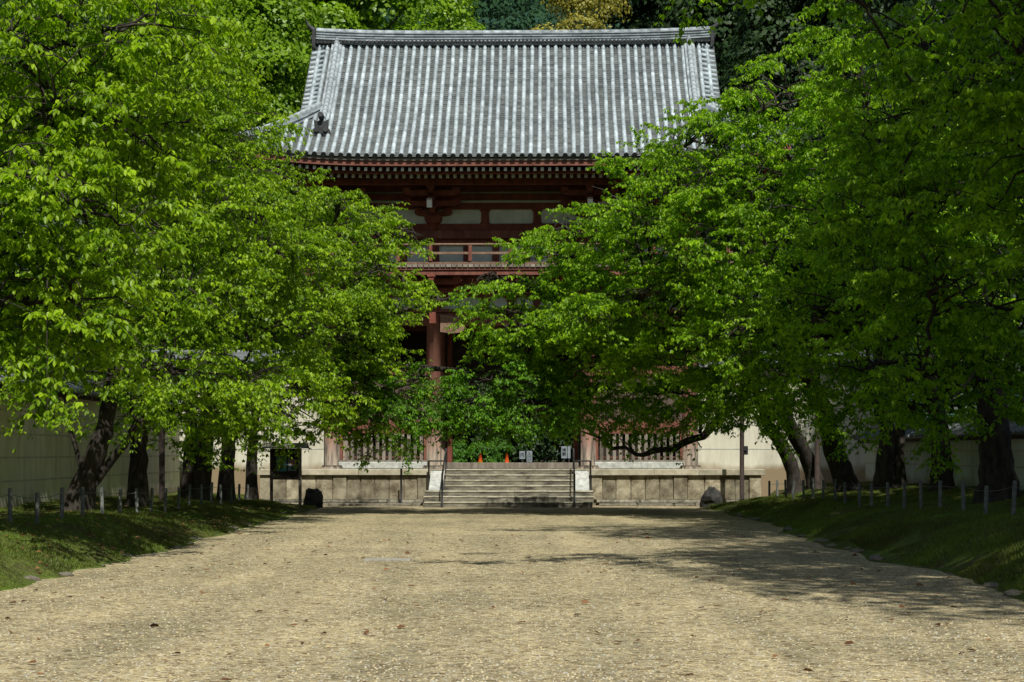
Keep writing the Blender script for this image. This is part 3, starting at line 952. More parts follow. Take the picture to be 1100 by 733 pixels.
def eaves():
    # pale strip, red eave board following the corner sweep
    def strip(m, y_in, z0, z1, depth, n=44, hx=EX):
        for sgn in (-1, 1):
            for k in range(n):
                xa = -hx + 2 * hx * k / n; xb = -hx + 2 * hx * (k + 1) / n
                ua, ub = float(upturn(xa, 0)), float(upturn(xb, 0))
                y0 = RIDGE_Y + sgn * (RUN - y_in); y1 = y0 - sgn * depth
                vs = [(xa, y0, z0 + ua), (xb, y0, z0 + ub), (xb, y1, z0 + ub), (xa, y1, z0 + ua), (xa, y0, z1 + ua), (xb, y0, z1 + ub), (xb, y1, z1 + ub), (xa, y1, z1 + ua)]
                m.add(vs, [(0, 3, 2, 1), (4, 5, 6, 7), (0, 1, 5, 4), (1, 2, 6, 5), (2, 3, 7, 6), (3, 0, 4, 7)], .5)
        for sx in (-1, 1):
            for k in range(n):
                ya = -RUN + 2 * RUN * k / n; yb = -RUN + 2 * RUN * (k + 1) / n
                ua, ub = .42 * (abs(ya) / RUN) ** 5, .42 * (abs(yb) / RUN) ** 5
                x0 = sx * (hx - y_in); x1 = x0 - sx * depth
                vs = [(x0, ya + RIDGE_Y, z0 + ua), (x0, yb + RIDGE_Y, z0 + ub), (x1, yb + RIDGE_Y, z0 + ub), (x1, ya + RIDGE_Y, z0 + ua), (x0, ya + RIDGE_Y, z1 + ua), (x0, yb + RIDGE_Y, z1 + ub), (x1, yb + RIDGE_Y, z1 + ub), (x1, ya + RIDGE_Y, z1 + ua)]
                m.add(vs, [(0, 3, 2, 1), (4, 5, 6, 7), (0, 1, 5, 4), (1, 2, 6, 5), (2, 3, 7, 6), (3, 0, 4, 7)], .5)
    a = MB(); strip(a, .06, 9.60, 9.66, .3); a.build('eave_strip', MT['soffit'], gate)
    b = MB(); strip(b, .10, 9.455, 9.596, .14); b.build('eave_board', MT['red_wood'], gate)
    c = MB(); strip(c, .52, 9.30, 9.38, .12); c.build('rafter_board', MT['dark_red'], gate)
    # soffit boards above the rafters
    prof_s = [(-2.50, 9.46), (-1.85, 9.62), (-1.84, 9.42), (.4, 10.25)]
    for sgn in (-1, 1):
        s = MB()
        for (a_, b_) in ((0, 1), (2, 3)):
            y0, z0 = prof_s[a_]; y1, z1 = prof_s[b_]
            if sgn > 0: y0, y1 = 2 * RIDGE_Y - y0, 2 * RIDGE_Y - y1
            n = 30
            for k in range(n):
                xa = -EX + .2 + (2 * EX - .4) * k / n; xb = -EX + .2 + (2 * EX - .4) * (k + 1) / n
                ua, ub = float(upturn(xa, 0)), float(upturn(xb, 0))
                s.add([(xa, y0, z0 + ua), (xb, y0, z0 + ub), (xb, y1, z1 + ub * .5), (xa, y1, z1 + ua * .5)], [(0, 1, 2, 3)], .5)
        s.build('soffit', MT['soffit'], gate)
    # rafters, two rows of squared timbers with white ends
    def rafter_mesh(L, slope, w, h, body, endm, nm):
        me = bpy.data.meshes.new(nm)
        dy, dz = L * math.cos(slope), L * math.sin(slope)
        v = [(-w, 0, -h), (w, 0, -h), (w, 0, h), (-w, 0, h), (-w, dy, dz - h), (w, dy, dz - h), (w, dy, dz + h), (-w, dy, dz + h)]
        f = [(0, 1, 2, 3), (4, 7, 6, 5), (0, 4, 5, 1), (1, 5, 6, 2), (2, 6, 7, 3), (3, 7, 4, 0)]
        me.from_pydata(v, [], f)
        me.materials.append(body); me.materials.append(endm)
        me.polygons[0].material_index = 1
        me.update()
        return me
    fly = rafter_mesh(1.0, R(12), .040, .050, MT['dark_red'], MT['rafter_end'], 'flying_rafter')
    bas = rafter_mesh(2.4, R(20), .045, .055, MT['dark_red'], MT['rafter_end'], 'base_rafter')
    par = empty('eave_rafters', (0, 0, 0), parent=gate)
    SPR = .2048
    n = 74
    for k in range(n):
        x = (k - (n - 1) / 2) * SPR
        u = float(upturn(x, 0))
        for me, y, z, nm in ((fly, -2.40, 9.372, 'flying_rafter'), (bas, -1.86, 9.26, 'base_rafter')):
            o = bpy.data.objects.new(nm, me)
            o.location = (x, y, z + u * (1 if nm[0] == 'f' else .7))
            COL.objects.link(o); o.parent = par
eaves()

CX = [-5.2, -2.25, 2.25, 5.2]
CY = [0.0, 2.5, 5.0]

def column_material():
    """red paint worn away to grey wood and pale dust towards the foot of each post"""
    m, n, p = new_mat('worn_red_column')
    tc = N(n, 'ShaderNodeTexCoord'); mp = N(n, 'ShaderNodeMapping'); mp.inputs['Scale'].default_value = (5, 5, .7)
    n.links.new(tc.outputs['Object'], mp.inputs['Vector'])
    nz = N(n, 'ShaderNodeTexNoise'); nz.inputs['Scale'].default_value = 2; nz.inputs['Detail'].default_value = 8
    n.links.new(mp.outputs[0], nz.inputs['Vector'])
    red = ramp(n, [(.3, (.13, .050, .034)), (.7, (.22, .09, .062))]); n.links.new(nz.outputs['Fac'], red.inputs[0])
    gry = ramp(n, [(.38, (.065, .052, .04)), (.62, (.30, .245, .18))]); n.links.new(nz.outputs['Fac'], gry.inputs[0])
    sp = N(n, 'ShaderNodeSeparateXYZ'); n.links.new(tc.outputs['Object'], sp.inputs[0])
    ad = N(n, 'ShaderNodeMath', operation='MULTIPLY_ADD'); ad.inputs[1].default_value = 1.6
    n.links.new(nz.outputs['Fac'], ad.inputs[0]); n.links.new(sp.outputs['Z'], ad.inputs[2])
    mr = N(n, 'ShaderNodeMapRange'); mr.inputs['From Min'].default_value = 2.2; mr.inputs['From Max'].default_value = 3.1
    n.links.new(ad.outputs[0], mr.inputs['Value'])
    mx = N(n, 'ShaderNodeMix', data_type='RGBA')
    n.links.new(mr.outputs[0], mx.inputs[0]); n.links.new(gry.outputs[0], mx.inputs[6]); n.links.new(red.outputs[0], mx.inputs[7])
    n.links.new(mx.outputs[2], p.inputs['Base Color']); p.inputs['Roughness'].default_value = .85
    return m
MT['column'] = column_material()

PZ = 1.02   # podium top
def lower_storey():
    for j, y in enumerate(CY):
        for x in CX:
            m = MB()
            m.tube([(x, y, PZ + .08), (x, y, 3.0), (x, y, 5.5)], [.225, .22, .205], 20)
            m.tube([(x, y, PZ - .01), (x, y, PZ + .10)], [.36, .30], 16, .9)
            m.build('column', MT['column'], gate)
    # tie beams of the front and the rear
    for y in CY:
        for (a, b) in ((-5.6, -2.05), (-2.45, 2.45), (2.05, 5.6)):
            pass
        m = MB(); m.box(-5.75, 5.75, y - .10, y + .10, 5.19, 5.57, .5, bev=.01); m.build('tie_beam', MT['red_wood'], gate)
        m = MB(); m.box(-5.6, 5.6, y - .17, y + .17, 5.573, 5.66, .3); m.build('plate_beam', MT['red_wood'], gate)
    for x in CX:
        m = MB(); m.box(x - .09, x + .09, -.6, 5.6, 5.22, 5.54, .5); m.build('cross_beam', MT['dark_red'], gate)
    # mid-height beams beside the passage
    for sx in (-1, 1):
        for y in (0.0, 5.0):
            x0, x1 = sorted((sx * 2.44, sx * 5.0))
            m = MB(); m.box(x0, x1, y - .07, y + .07, 2.16, 2.42, .5, bev=.01); m.build('rail_beam', MT['red_wood'], gate)
            m = MB(); m.box(x0, x1, y - .09, y + .09, 3.75, 4.0, .5, bev=.01); m.build('rail_beam', MT['red_wood'], gate)
            # dark boards above the rail
            m = MB()
            k = x0
            while k < x1 - .05:
                m.box(k + .004, min(k + .30, x1) - .004, y + .0, y + .04, 2.42, 3.75); k += .30
            m.build('board_panel', MT['dark_board'], gate)
            # sill of pale plaster and wood
            m = MB(); m.box(x0 - .02, x1 + .02, y - .12, y + .12, PZ, 1.22, .6, bev=.015); m.build('plaster_sill', MT['white_slab'], gate)
            m = MB(); m.box(x0, x1, y - .09, y + .09, 1.223, 1.275, .4); m.build('sill_beam', MT['grey_wood'], gate)
        # lattice of upright bars in front of the guardian bay
        x0, x1 = sorted((sx * 2.46, sx * 4.98))
        m = MB()
        m.box(x0, x1, -.055, .035, 2.04, 2.155, .5)
        m.box(x0, x0 + .07, -.05, .03, 1.28, 2.04, .5); m.box(x1 - .07, x1, -.05, .03, 1.28, 2.04, .5)
        m.box(x0 + .07, x1 - .07, .02, .045, 1.34, 1.375, .2)
        m.build('lattice_frame', MT['red_wood'], gate)
        m = MB()
        k = x0 + .13
        while k < x1 - .15:
            m.box(k, k + .095, -.045, .015, 1.277, 2.04); k += .183
        m.build('lattice_bars', MT['grey_wood'], gate)
        # back and side walls of the bay
        m = MB()
        m.box(x0, x1, 2.46, 2.54, PZ, 5.2); m.box(sx * 2.25 - .04, sx * 2.25 + .04, .22, 4.8, PZ, 3.6)
        m.box(sx * 5.2 - .05, sx * 5.2 + .05, .22, 4.8, PZ, 5.2)
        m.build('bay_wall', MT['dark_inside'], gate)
    # ceiling over the passage
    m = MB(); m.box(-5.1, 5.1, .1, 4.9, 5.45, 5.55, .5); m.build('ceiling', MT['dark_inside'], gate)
    # threshold
    m = MB(); m.box(-1.97, 1.97, -.10, .10, PZ, 1.20, .4, bev=.01); m.build('threshold', MT['grey_wood'], gate)
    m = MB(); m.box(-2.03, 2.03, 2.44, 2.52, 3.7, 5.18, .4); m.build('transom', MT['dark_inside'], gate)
    # door jambs
    for sx in (-1, 1):
        m = MB(); x0, x1 = sorted((sx * 1.84, sx * 1.98)); m.box(x0, x1, 2.3, 2.7, PZ, 5.1, .3); m.build('door_post', MT['dark_red'], gate)
    # nosing of the tie beam beside the passage column
    m = MB()
    for sx in (-1, 1):
        o = sx * 2.25
        m.prism([(o - sx * .2, 5.50), (o - sx * .75, 5.42), (o - sx * .80, 5.3), (o - sx * .95, 5.10), (o - sx * .82, 4.98), (o - sx * .5, 4.95), (o - sx * .2, 5.0)], -.16, -.11, .8)
        m.build('beam_bracket', MT['worn_wood'], gate); m = MB()
    # plaster between the bracket blocks with short struts
    m = MB(); m.box(-5.2, 5.2, .02, .06, 5.66, 6.02, .5); m.build('plaster_panel', MT['plaster'], gate)
    for x in (-4.2, -3.72, -3.2, -1.5, -.75, 0, .75, 1.5, 3.2, 3.72, 4.2):
        if abs(x) in (4.2, 3.2, 1.5): continue
        m = MB()
        m.prism([(x - .12, 5.66), (x + .12, 5.66), (x + .10, 5.86), (x + .2, 6.02), (x - .2, 6.02), (x - .10, 5.86)], -.05, .02, .5)
        m.build('strut', MT['dark_red'], gate)
    m = MB(); m.box(-5.4, 5.4, -.10, .06, 6.023, 6.14, .4); m.box(-5.4, 5.4, -.08, .06, 6.145, 6.75, .2); m.build('frieze', MT['dark_red'], gate)
lower_storey()

def arm(m, x0, x1, y, z0, z1, w, along='x'):
    """bracket arm whose underside curves up at both ends"""
    h = z1 - z0; c = min(.22, (x1 - x0) * .25)
    pts = [(x0, z1), (x0, z0 + h * .55), (x0 + c * .35, z0 + h * .18), (x0 + c, z0), (x1 - c, z0), (x1 - c * .35, z0 + h * .18), (x1, z0 + h * .55), (x1, z1)]
    if along == 'x': m.prism(pts, y - w, y + w, axis='y')
    else: m.prism(pts, y - w, y + w, axis='x')
def block(m, x, y, z0, z1, w):
    zb = z0 + (z1 - z0) * .45
    vs = []
    for z, r in ((z0, w * .72), (zb, w), (z1, w)):
        vs += [(x - r, y - r, z), (x + r, y - r, z), (x + r, y + r, z), (x - r, y + r, z)]
    fs = [(3, 2, 1, 0), (8, 9, 10, 11)]
    for r in (0, 4):
        for k in range(4):
            fs.append((r + k, r + (k + 1) % 4, r + 4 + (k + 1) % 4, r + 4 + k))
    m.add(vs, fs)

def bracket_set(x, y0, z, zt, steps, reach, tail):
    """z: top of column; stepped arms carry the purlin outwards"""
    m = MB()
    block(m, x, y0, z, z + .22, .25)
    dz = (zt - z - .22) / steps
    for k in range(steps):
        za = z + .22 + dz * k
        yy = y0 - reach * k / steps
        half = .55 + .28 * min(k, 1)
        arm(m, x - half, x + half, yy, za, za + dz * .62, .075)
        ry = reach * (k + 1) / steps
        arm(m, y0 - ry - .1, y0 + .4, x, za + .003, za + dz * .60, .073, 'y')
        for q in (-1, 0, 1):
            block(m, x + q * (half - .12), yy, za + dz * .62, za + dz, .11)
        block(m, x, y0 - ry, za + dz * .61, za + dz, .115)
        if k > 0:
            arm(m, x - .5, x + .5, y0, za, za + dz * .62, .07)
    o = m.build('bracket', MT['dark_red'], gate)
    if tail:
        t = MB()
        t.box(x - .075, x + .075, -1.62, -1.59, 8.42, 8.68, .5)
        t.build('tail_rafter_end', MT['rafter_end'], o)
        t = MB()
        M = Matrix.Translation((x, -1.59, 8.55)) @ Matrix.Rotation(R(18), 4, 'X')
        t.box(-.072, .072, 0, 2.0, -.12, .12, .5, M)
        t.build('tail_rafter', MT['dark_red'], o)

UY = .25   # front wall of the upper storey
UX = [-5.0, -2.27, 2.27, 5.0]
def upper_storey():
    # balcony
    m = MB()
    k = -6.3
    while k < 6.3:
        m.box(k, k + .135, -1.20, .3, 6.775, 6.85); k += .16
    m.build('balcony_deck', MT['grey_wood'], gate)
    m = MB(); m.box(-6.3, 6.3, -1.12, -.96, 6.56, 6.70, .6); m.box(-6.3, 6.3, -1.16, -.92, 6.70, 6.772, .3); m.build('balcony_beam', MT['red_wood'], gate)
    m = MB()
    m.tube([(-6.45, -1.08, 7.43), (6.45, -1.08, 7.43)], .034, 8)
    m.box(-6.35, 6.35, -1.11, -1.05, 7.15, 7.215, .7)
    m.box(-6.35, 6.35, -1.10, -1.0, 6.853, 6.93, .1)
    m.build('railing', MT['worn_wood'], gate)
    for x in (-6.2, -5.0, -4.1, -3.2, -2.27, -1.14, 0, 1.14, 2.27, 3.2, 4.1, 5.0, 6.2):
        m = MB(); m.box(x - .05, x + .05, -1.13, -1.03, 6.95, 7.40, .5, bev=.006); m.build('railing_post', MT['red_wood'], gate)
    # walls
    m = MB(); m.box(-5.0, 5.0, UY + .02, UY + .08, 6.85, 9.7, .5); m.box(-5.0, 5.0, 4.7, 4.76, 6.85, 9.7, .5)
    for x in (-5.0, 5.0): m.box(x - .03, x + .03, UY + .08, 4.7, 6.85, 9.7, .5)
    m.build('plaster_wall', MT['plaster'], gate)
    for x in UX:
        for y in (UY, 4.75):
            m = MB(); m.tube([(x, y, 6.86), (x, y, 8.2)], .165, 18); m.build('column', MT['dark_red'], gate)
    for x in (-4.1, -3.15, -1.30, -.45, .45, 1.30, 3.15, 4.1):
        m = MB(); m.box(x - .10, x + .10, UY - .05, UY + .018, 6.86, 7.72, .5); m.build('wall_post', MT['dark_red'], gate)
    m = MB()
    m.box(-5.4, 5.4, UY - .10, UY + .017, 7.975, 8.175, .3, bev=.01)
    m.build('head_beam', MT['dark_red'], gate)
    m = MB(); m.box(-5.5, 5.5, UY - .19, UY + .015, 7.73, 7.97, .7, bev=.01); m.build('tie_beam', MT['red_wood'], gate)
    m = MB(); m.box(-5.5, 5.5, UY - .08, UY + .016, 7.55, 7.725, .2); m.build('lintel', MT['dark_red'], gate)
    # rounded plaster fields between struts: struts with flared heads and feet
    for x in (-3.63, -.76, .76, 3.63):
        m = MB()
        m.prism([(x - .16, 8.178), (x + .16, 8.178), (x + .12, 8.23), (x + .11, 8.50), (x + .17, 8.60), (x - .17, 8.60), (x - .11, 8.50), (x - .12, 8.23)], UY - .06, UY + .016, .5)
        m.build('strut', MT['dark_red'], gate)
    m = MB()
    m.box(-5.4, 5.4, UY - .10, UY + .015, 8.60, 8.78, .4)
    m.box(-5.4, 5.4, UY - .14, UY + .013, 8.87, 9.05, .4)
    m.box(-5.4, 5.4, UY - .16, UY + .012, 9.12, 9.7, .2)
    m.build('frieze_beams', MT['dark_red'], gate)
    for x in UX:
        bracket_set(x, UY - .05, 8.18, 9.12, 3, 1.35, True)
    for x in CX:
        bracket_set(x, -.04, 5.66, 6.56, 3, 1.0, False)
    # purlins carried by the brackets
    m = MB(); m.box(-7.4, 7.4, -1.27, -1.10, 9.12, 9.30, .4); m.box(-7.4, 7.4, -.72, -.56, 9.30, 9.48, .3); m.build('purlin', MT['dark_red'], gate)
    m = MB(); m.box(-6.0, 6.0, -.62, -.48, 6.35, 6.55, .3); m.build('purlin', MT['dark_red'], gate)
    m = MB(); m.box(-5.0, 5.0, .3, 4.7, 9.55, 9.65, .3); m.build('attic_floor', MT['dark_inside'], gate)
upper_storey()

# ------------------------------------------------------------------ podium and steps
def rot_world(m):   # gate-local to world is done by parenting
    return m
pod = empty('stone_podium', (GX, D0, 0), YAW)
tag(pod, 'low podium of yellowish stone panels under the gate', 'podium')
PY = -1.5
def podium():
    PX = 7.2
    m = MB()
    for (a, b) in ((-PX, -2.3), (2.3, PX)):
        k = a
        while k < b - .05:
            w = random.uniform(1.2, 1.9); e = min(k + w, b)
            if b - e < .5: e = b
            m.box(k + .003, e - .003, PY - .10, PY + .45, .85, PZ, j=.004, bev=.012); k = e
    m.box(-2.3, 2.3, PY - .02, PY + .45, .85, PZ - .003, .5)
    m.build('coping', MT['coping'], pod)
    m = MB()
    for sx in (-1, 1):
        a = 2.3; nextpost = 2.3
        pos = [(2.3, 2.62, True), (2.62, 3.0, False), (3.0, 3.42, False), (3.42, 3.83, False), (3.83, 4.23, False), (4.23, 4.62, False), (4.62, 5.02, True), (5.02, 5.5, False), (5.5, 5.95, False), (5.95, 6.35, False), (6.35, 6.75, False), (6.75, 7.1, True)]
        for (p, q, post) in pos:
            x0, x1 = sorted((sx * p, sx * q))
            dy = -.03 if post else random.uniform(0, .012)
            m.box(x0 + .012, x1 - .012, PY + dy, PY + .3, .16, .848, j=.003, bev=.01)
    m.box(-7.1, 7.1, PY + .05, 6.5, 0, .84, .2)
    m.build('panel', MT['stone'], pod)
    m = MB()
    for (a, b) in ((-PX, -2.45), (2.45, PX)):
        k = a
        while k < b - .05:
            w = random.uniform(1.1, 2.0); e = min(k + w, b)
            if b - e < .5: e = b
            m.box(k + .003, e - .003, PY - .10, PY + .2, .07, .158, j=.005, bev=.01); k = e
    m.build('base_course', MT['stair_stone'], pod)
    for (a, b) in ((-PX - .2, -2.5), (2.5, PX - .4)):
        m = MB()
        k = a
        while k < b - .05:
            w = random.uniform(.5, 1.1); e = min(k + w, b)
            m.box(k + .01, e - .01, PY - .55 + random.uniform(-.05, .05), PY - .11, -.05, .06 + random.uniform(-.015, .015), j=.015, bev=.015); k = e
        m.build('foot_paving', MT['edge_rock'], pod)
    m = MB(); m.box(-7.1, 7.1, PY + .45, 6.5, .90, PZ - .002, .6); m.build('floor', MT['stair_stone'], pod)
podium()

st = empty('stone_steps', (GX, D0, 0), YAW)
tag(st, 'flight of seven worn stone steps leading up into the gate', 'steps')
def steps():
    n = 7
    h = PZ / n
    tread = .30
    for k in range(n):
        z1 = PZ - k * h if k else PZ + .002
        z0 = z1 - h
        y1 = PY + .0 - k * tread
        y0 = y1 - tread if k else PY - .12
        y0 = PY - .12 - k * tread
        half = 1.80 if k < 4 else (2.33 if k < 6 else 2.30)
        m = MB(); tr = MB()
        a = -half
        while a < half - .05:
            w = random.uniform(.9, 1.9); e = min(a + w, half)
            if half - e < .5: e = half
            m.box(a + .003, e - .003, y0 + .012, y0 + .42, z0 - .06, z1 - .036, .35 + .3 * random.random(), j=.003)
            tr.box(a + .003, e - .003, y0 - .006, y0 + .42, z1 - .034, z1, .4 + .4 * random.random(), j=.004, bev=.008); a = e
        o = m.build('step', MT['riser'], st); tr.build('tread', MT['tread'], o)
    # mass under the flight
    for sx in (-1, 1):
        x0, x1 = sorted((sx * 1.84, sx * 2.22))
        m = MB()
        za, zb = PZ - .03, PZ - 4 * h + .02
        ya, yb = PY - .14, PY - .12 - 4 * tread
        m.prism([(ya, za), (yb + .12, zb), (yb + .12, zb - .12), (ya, zb - .12)], x0, x1, .5, axis='x')
        m.build('cheek_slab', MT['white_slab'], st)
steps()

def handrail(sx, lab):
    root = empty('handrail', (GX, D0, 0), YAW)
    tag(root, lab, 'handrail', 'handrails beside the steps')
    x = sx * 1.80
    yb = PY - .12 - 6.2 * .30
    m = MB(); m.tube([(x, yb, -.02), (x, yb, .92)], .028, 8); m.build('post', MT['metal_dark'], root)
    m = MB(); m.tube([(x, PY - .05, PZ - .05), (x, PY - .05, 1.62)], .028, 8); m.build('post', MT['metal_dark'], root)
    m = MB(); m.tube([(x, yb, .90), (x, PY - .05, 1.60)], .022, 8); m.build('rail', MT['metal_dark'], root)
    x2 = sx * 2.27
    m = MB(); m.tube([(x2, PY - .35, .10), (x2, PY - .35, 1.26)], .024, 8); m.build('post', MT['metal_dark'], root)
    m = MB(); m.tube([(x2, PY - .35, 1.255), (x, PY - .35, 1.255)], .02, 8)
    m.tube([(x2, PY - .35, .28), (x, PY - .35, .28)], .018, 8); m.build('rail', MT['metal_dark'], root)
handrail(-1, 'black metal handrail on the left side of the stone steps')
handrail(1, 'black metal handrail on the right side of the stone steps')

# ------------------------------------------------------------------ walls
def tiled_cap(root, x0, x1, y0, y1, zt, along, half=.55, drop=.28):
    """small gabled tile roof along a wall; along = 'y' or 'x' """
    m = MB(); rb = MB()
    L0, L1 = (y0, y1) if along == 'y' else (x0, x1)
    cx = (x0 + x1) / 2 if along == 'y' else (y0 + y1) / 2
    def P(u, w, z): return (cx + w, u, z) if along == 'y' else (u, cx + w, z)
    for s in (-1, 1):
        for k in range(5):
            a, b = half * k / 5, half * (k + 1) / 5
            za, zb = zt + drop * (1 - (k / 5)), zt + drop * (1 - (k + 1) / 5)
            vs = [P(L0, s * a, za), P(L1, s * a, za), P(L1, s * b, zb + .015), P(L0, s * b, zb + .015), P(L1, s * b, zb - .02), P(L0, s * b, zb - .02)]
            m.add(vs, [(0, 1, 2, 3), (3, 2, 4, 5)], random.random())
        m.add([P(L0, s * half, zt), P(L1, s * half, zt), P(L1, s * .2, zt - .05), P(L0, s * .2, zt - .05)], [(0, 1, 2, 3)], .3)
    r = m.build('tile_cap', MT['tile_flat'], root)
    capm = MT['cap_tile']
    u = L0 + .12
    while u < L1:
        for s in (-1, 1):
            rb.tube([P(u, s * .05, zt + drop + .01), P(u, s * half * 1.02, zt + .02)], .055, 6)
        u += .24
    rb.tube([P(L0, 0, zt + drop + .14), P(L1, 0, zt + drop + .14)], .09, 10)
    if along == 'y': rb.box(cx - .09, cx + .09, L0, L1, zt + drop - .05, zt + drop + .12)
    else: rb.box(L0, L1, cx - .09, cx + .09, zt + drop - .05, zt + drop + .12)
    rb.build('cover_tiles', capm, r)
    # dark wooden brackets/eave beam
    e = MB()
    for s in (-1, 1):
        if along == 'y': e.box(cx + s * .40 - .04, cx + s * .40 + .04, L0, L1, zt - .10, zt - .02, .5)
        else: e.box(L0, L1, cx + s * .40 - .04, cx + s * .40 + .04, zt - .10, zt - .02, .5)
    e.build('eave_beam', MT['board_dark'], root)

def wall_along(name, label, x, d0, d1, zb, zt, mat, lines, parent=None):
    root = empty(name, (x, (d0 + d1) / 2, zb)); tag(root, label, 'wall')
    ym = (d0 + d1) / 2
    inner = EmptyShift(root, x, ym, zb)
    m = MB(); m.box(-.22, .22, d0 - ym, d1 - ym, -.6, zt - zb, .5)
    o = m.build('plaster', mat, root); 
    for z in lines:
        for s in (-1, 1):
            m = MB(); m.box(s * .223 - .006, s * .223 + .006, d0 - ym, d1 - ym, z - zb - .016, z - zb + .016, .5); m.build('line_moulding', MT['line'], root)
    tiled_cap(root, -.2, .2, d0 - ym, d1 - ym, zt - zb, 'y')
    return root
class EmptyShift:
    def __init__(s, *a): pass
MT['line'] = simple('wall_line', (.36, .36, .30), (.50, .49, .42), 3, .9, 0, 20, 0)
# the wall materials use object z: origin sits at the wall foot
for k_, lo, hi in (('wall_left', 0, .22), ('wall_right', -.1, .12), ('wall_flank', .1, .2)):
    pass
def fix_wall(mat, lo, hi):
    for nd in mat.node_tree.nodes:
        if nd.type == 'MAP_RANGE':
            nd.inputs['From Min'].default_value = lo + .25; nd.inputs['From Max'].default_value = hi + .25
fix_wall(MT['wall_left'], .0, .25)
fix_wall(MT['wall_right'], .0, .22)
fix_wall(MT['wall_flank'], .36, .58)
wall_along('boundary_wall', 'long plaster wall with horizontal lines and a tiled top left of the path', -9.75, 12, 53.0, .45, 2.75, MT['wall_left'], [.95, 1.4, 1.85, 2.3])
wall_along('boundary_wall', 'low pale plaster wall with a tiled top behind the right tree trunks', 10.35, 12, 53.0, .70, 1.86, MT['wall_right'], [1.2, 1.53])
def flank(sx, label):
    x0, x1 = (5.45, 10.6) if sx > 0 else (-10.6, -5.45)
    cx_ = (x0 + x1) / 2; y = D0 + .6
    root = empty('flanking_wall', (cx_, y, .6)); tag(root, label, 'wall')
    m = MB(); m.box(x0 - cx_, x1 - cx_, -.2, .2, -.7, 3.4, .5); m.build('plaster', MT['wall_flank'], root)
    for z in (1.6, 2.3, 3.0):
        m = MB(); m.box(x0 - cx_, x1 - cx_, -.208, -.198, z - .6 - .015, z - .6 + .015, .5); m.build('line_moulding', MT['line'], root)
    tiled_cap(root, x0 - cx_, x1 - cx_, -.2, .2, 3.4, 'x')
flank(1, 'cream plaster wall with a worn brown foot right of the gate')
flank(-1, 'cream plaster wall behind the notice board left of the gate')
# dark red boards at the gate's left end
m = MB()
for k in range(4): m.box(-6.15 + k * .21, -6.15 + k * .21 + .205, .30, .34, PZ, 2.6)
m.build('side_boards', MT['dark_red'], gate)

# ------------------------------------------------------------------ fences
def rope_fence(sgn):
    Ds = [24.4 + 1.435 * k for k in range(19)]
    tops = []
    proto = None
    for i, D in enumerate(Ds):
        x = 7.0 * sgn + random.uniform(-.03, .03)
        zb = float(ground_h(np.array([x]), np.array([D]))[0])
        if proto is None:
            m = MB(); m.tube([(0, 0, -.15), (0, 0, .465), (0, 0, .48)], [.031, .031, .022], 9)
            me_o = m.build('fence_post', MT['post'])
            proto = me_o; o = me_o
        else:
            o = proto.copy(); COL.objects.link(o)
        o.location = (x, D, zb)
        o.rotation_euler = (R(random.uniform(-2.5, 2.5)), R(random.uniform(-2.5, 2.5)), random.random() * 6)
        side = 'left' if sgn < 0 else 'right'
        tag(o, 'short grey round post carrying a thin wire along the %s grass bank' % side, 'fence post', 'short posts along the %s bank' % side)
        tops.append((x, D, zb + .40))
    m = MB()
    for a, b in zip(tops[:-1], tops[1:]):
        a = np.array(a); b = np.array(b)
        m.tube(bez(a, (a + b) / 2 - np.array([0, 0, .05]), b, 5), .0045, 4)
    o = m.build('fence_wire', MT['post'])
    tag(o, 'thin wire strung between the short posts of the %s bank' % ('left' if sgn < 0 else 'right'), 'wire')
rope_fence(-1); rope_fence(1)

# ------------------------------------------------------------------ rocks
def rock_mesh(seed, r=(1, 1, 1), sub=3):
    import bmesh
    bm = bmesh.new(); bmesh.ops.create_icosphere(bm, subdivisions=sub, radius=1)
    from mathutils import noise
    for v in bm.verts:
        n = noise.noise(v.co * 1.1 + Vector((seed * 3.1, 0, 0))) * .45 + noise.noise(v.co * 3.0 + Vector((0, seed * 1.7, 0))) * .16
        v.co = v.co * (1 + n)
        v.co = Vector((v.co.x * r[0], v.co.y * r[1], v.co.z * r[2]))
    me = bpy.data.meshes.new('rock'); bm.to_mesh(me); bm.free()
    return me
def rock(px, py, D, r, seed, label):
    c = W(px, py, D)
    o = link_mesh('boulder', rock_mesh(seed, r), MT['rock'])
    o.location = (c[0], D, r[2] * .55)
    tag(o, label, 'rock')
rock(337, 540, 50.6, (.27, .26, .34), 3, 'dark pointed boulder below the notice board at the end of the left bank')
rock(764, 540, 50.6, (.26, .26, .34), 5, 'dark upright boulder at the end of the right bank')
rms = [rock_mesh(20 + k, (1, .8, .55), 2) for k in range(4)]
for me in rms: me.materials.append(MT['edge_rock'])
for sgn, side in ((-1, 'left'), (1, 'right')):
    D = 16.5
    while D < 50.5:
        toe, _ = side_par(np.array([sgn * 5.4]), np.array([D]), sgn < 0)
        o = bpy.data.objects.new('edging_stone', random.choice(rms)); COL.objects.link(o)
        s = .035 + .09 * random.random() ** 2
        o.scale = (s, s * 1.3, s * .8); o.rotation_euler = (0, 0, random.random() * 6)
        o.location = (sgn * (float(toe[0]) - random.uniform(-.06, .12)), D, .0)
        tag(o, 'small half-buried stone at the foot of the %s bank' % side, 'stone', 'small stones edging the %s side of the path' % side)
        D += random.uniform(.3, 2.2)

# flat drain cover
c = W(416, 601, 25.9)
m = MB(); m.box(-.33, .33, -.20, .20, -.02, .006, .5, bev=.004); 
dc = m.build('drain_cover', MT['cover']); dc.location = (c[0], 25.9, .0)
tag(dc, 'flat pale rectangular cover set in the gravel path', 'cover')

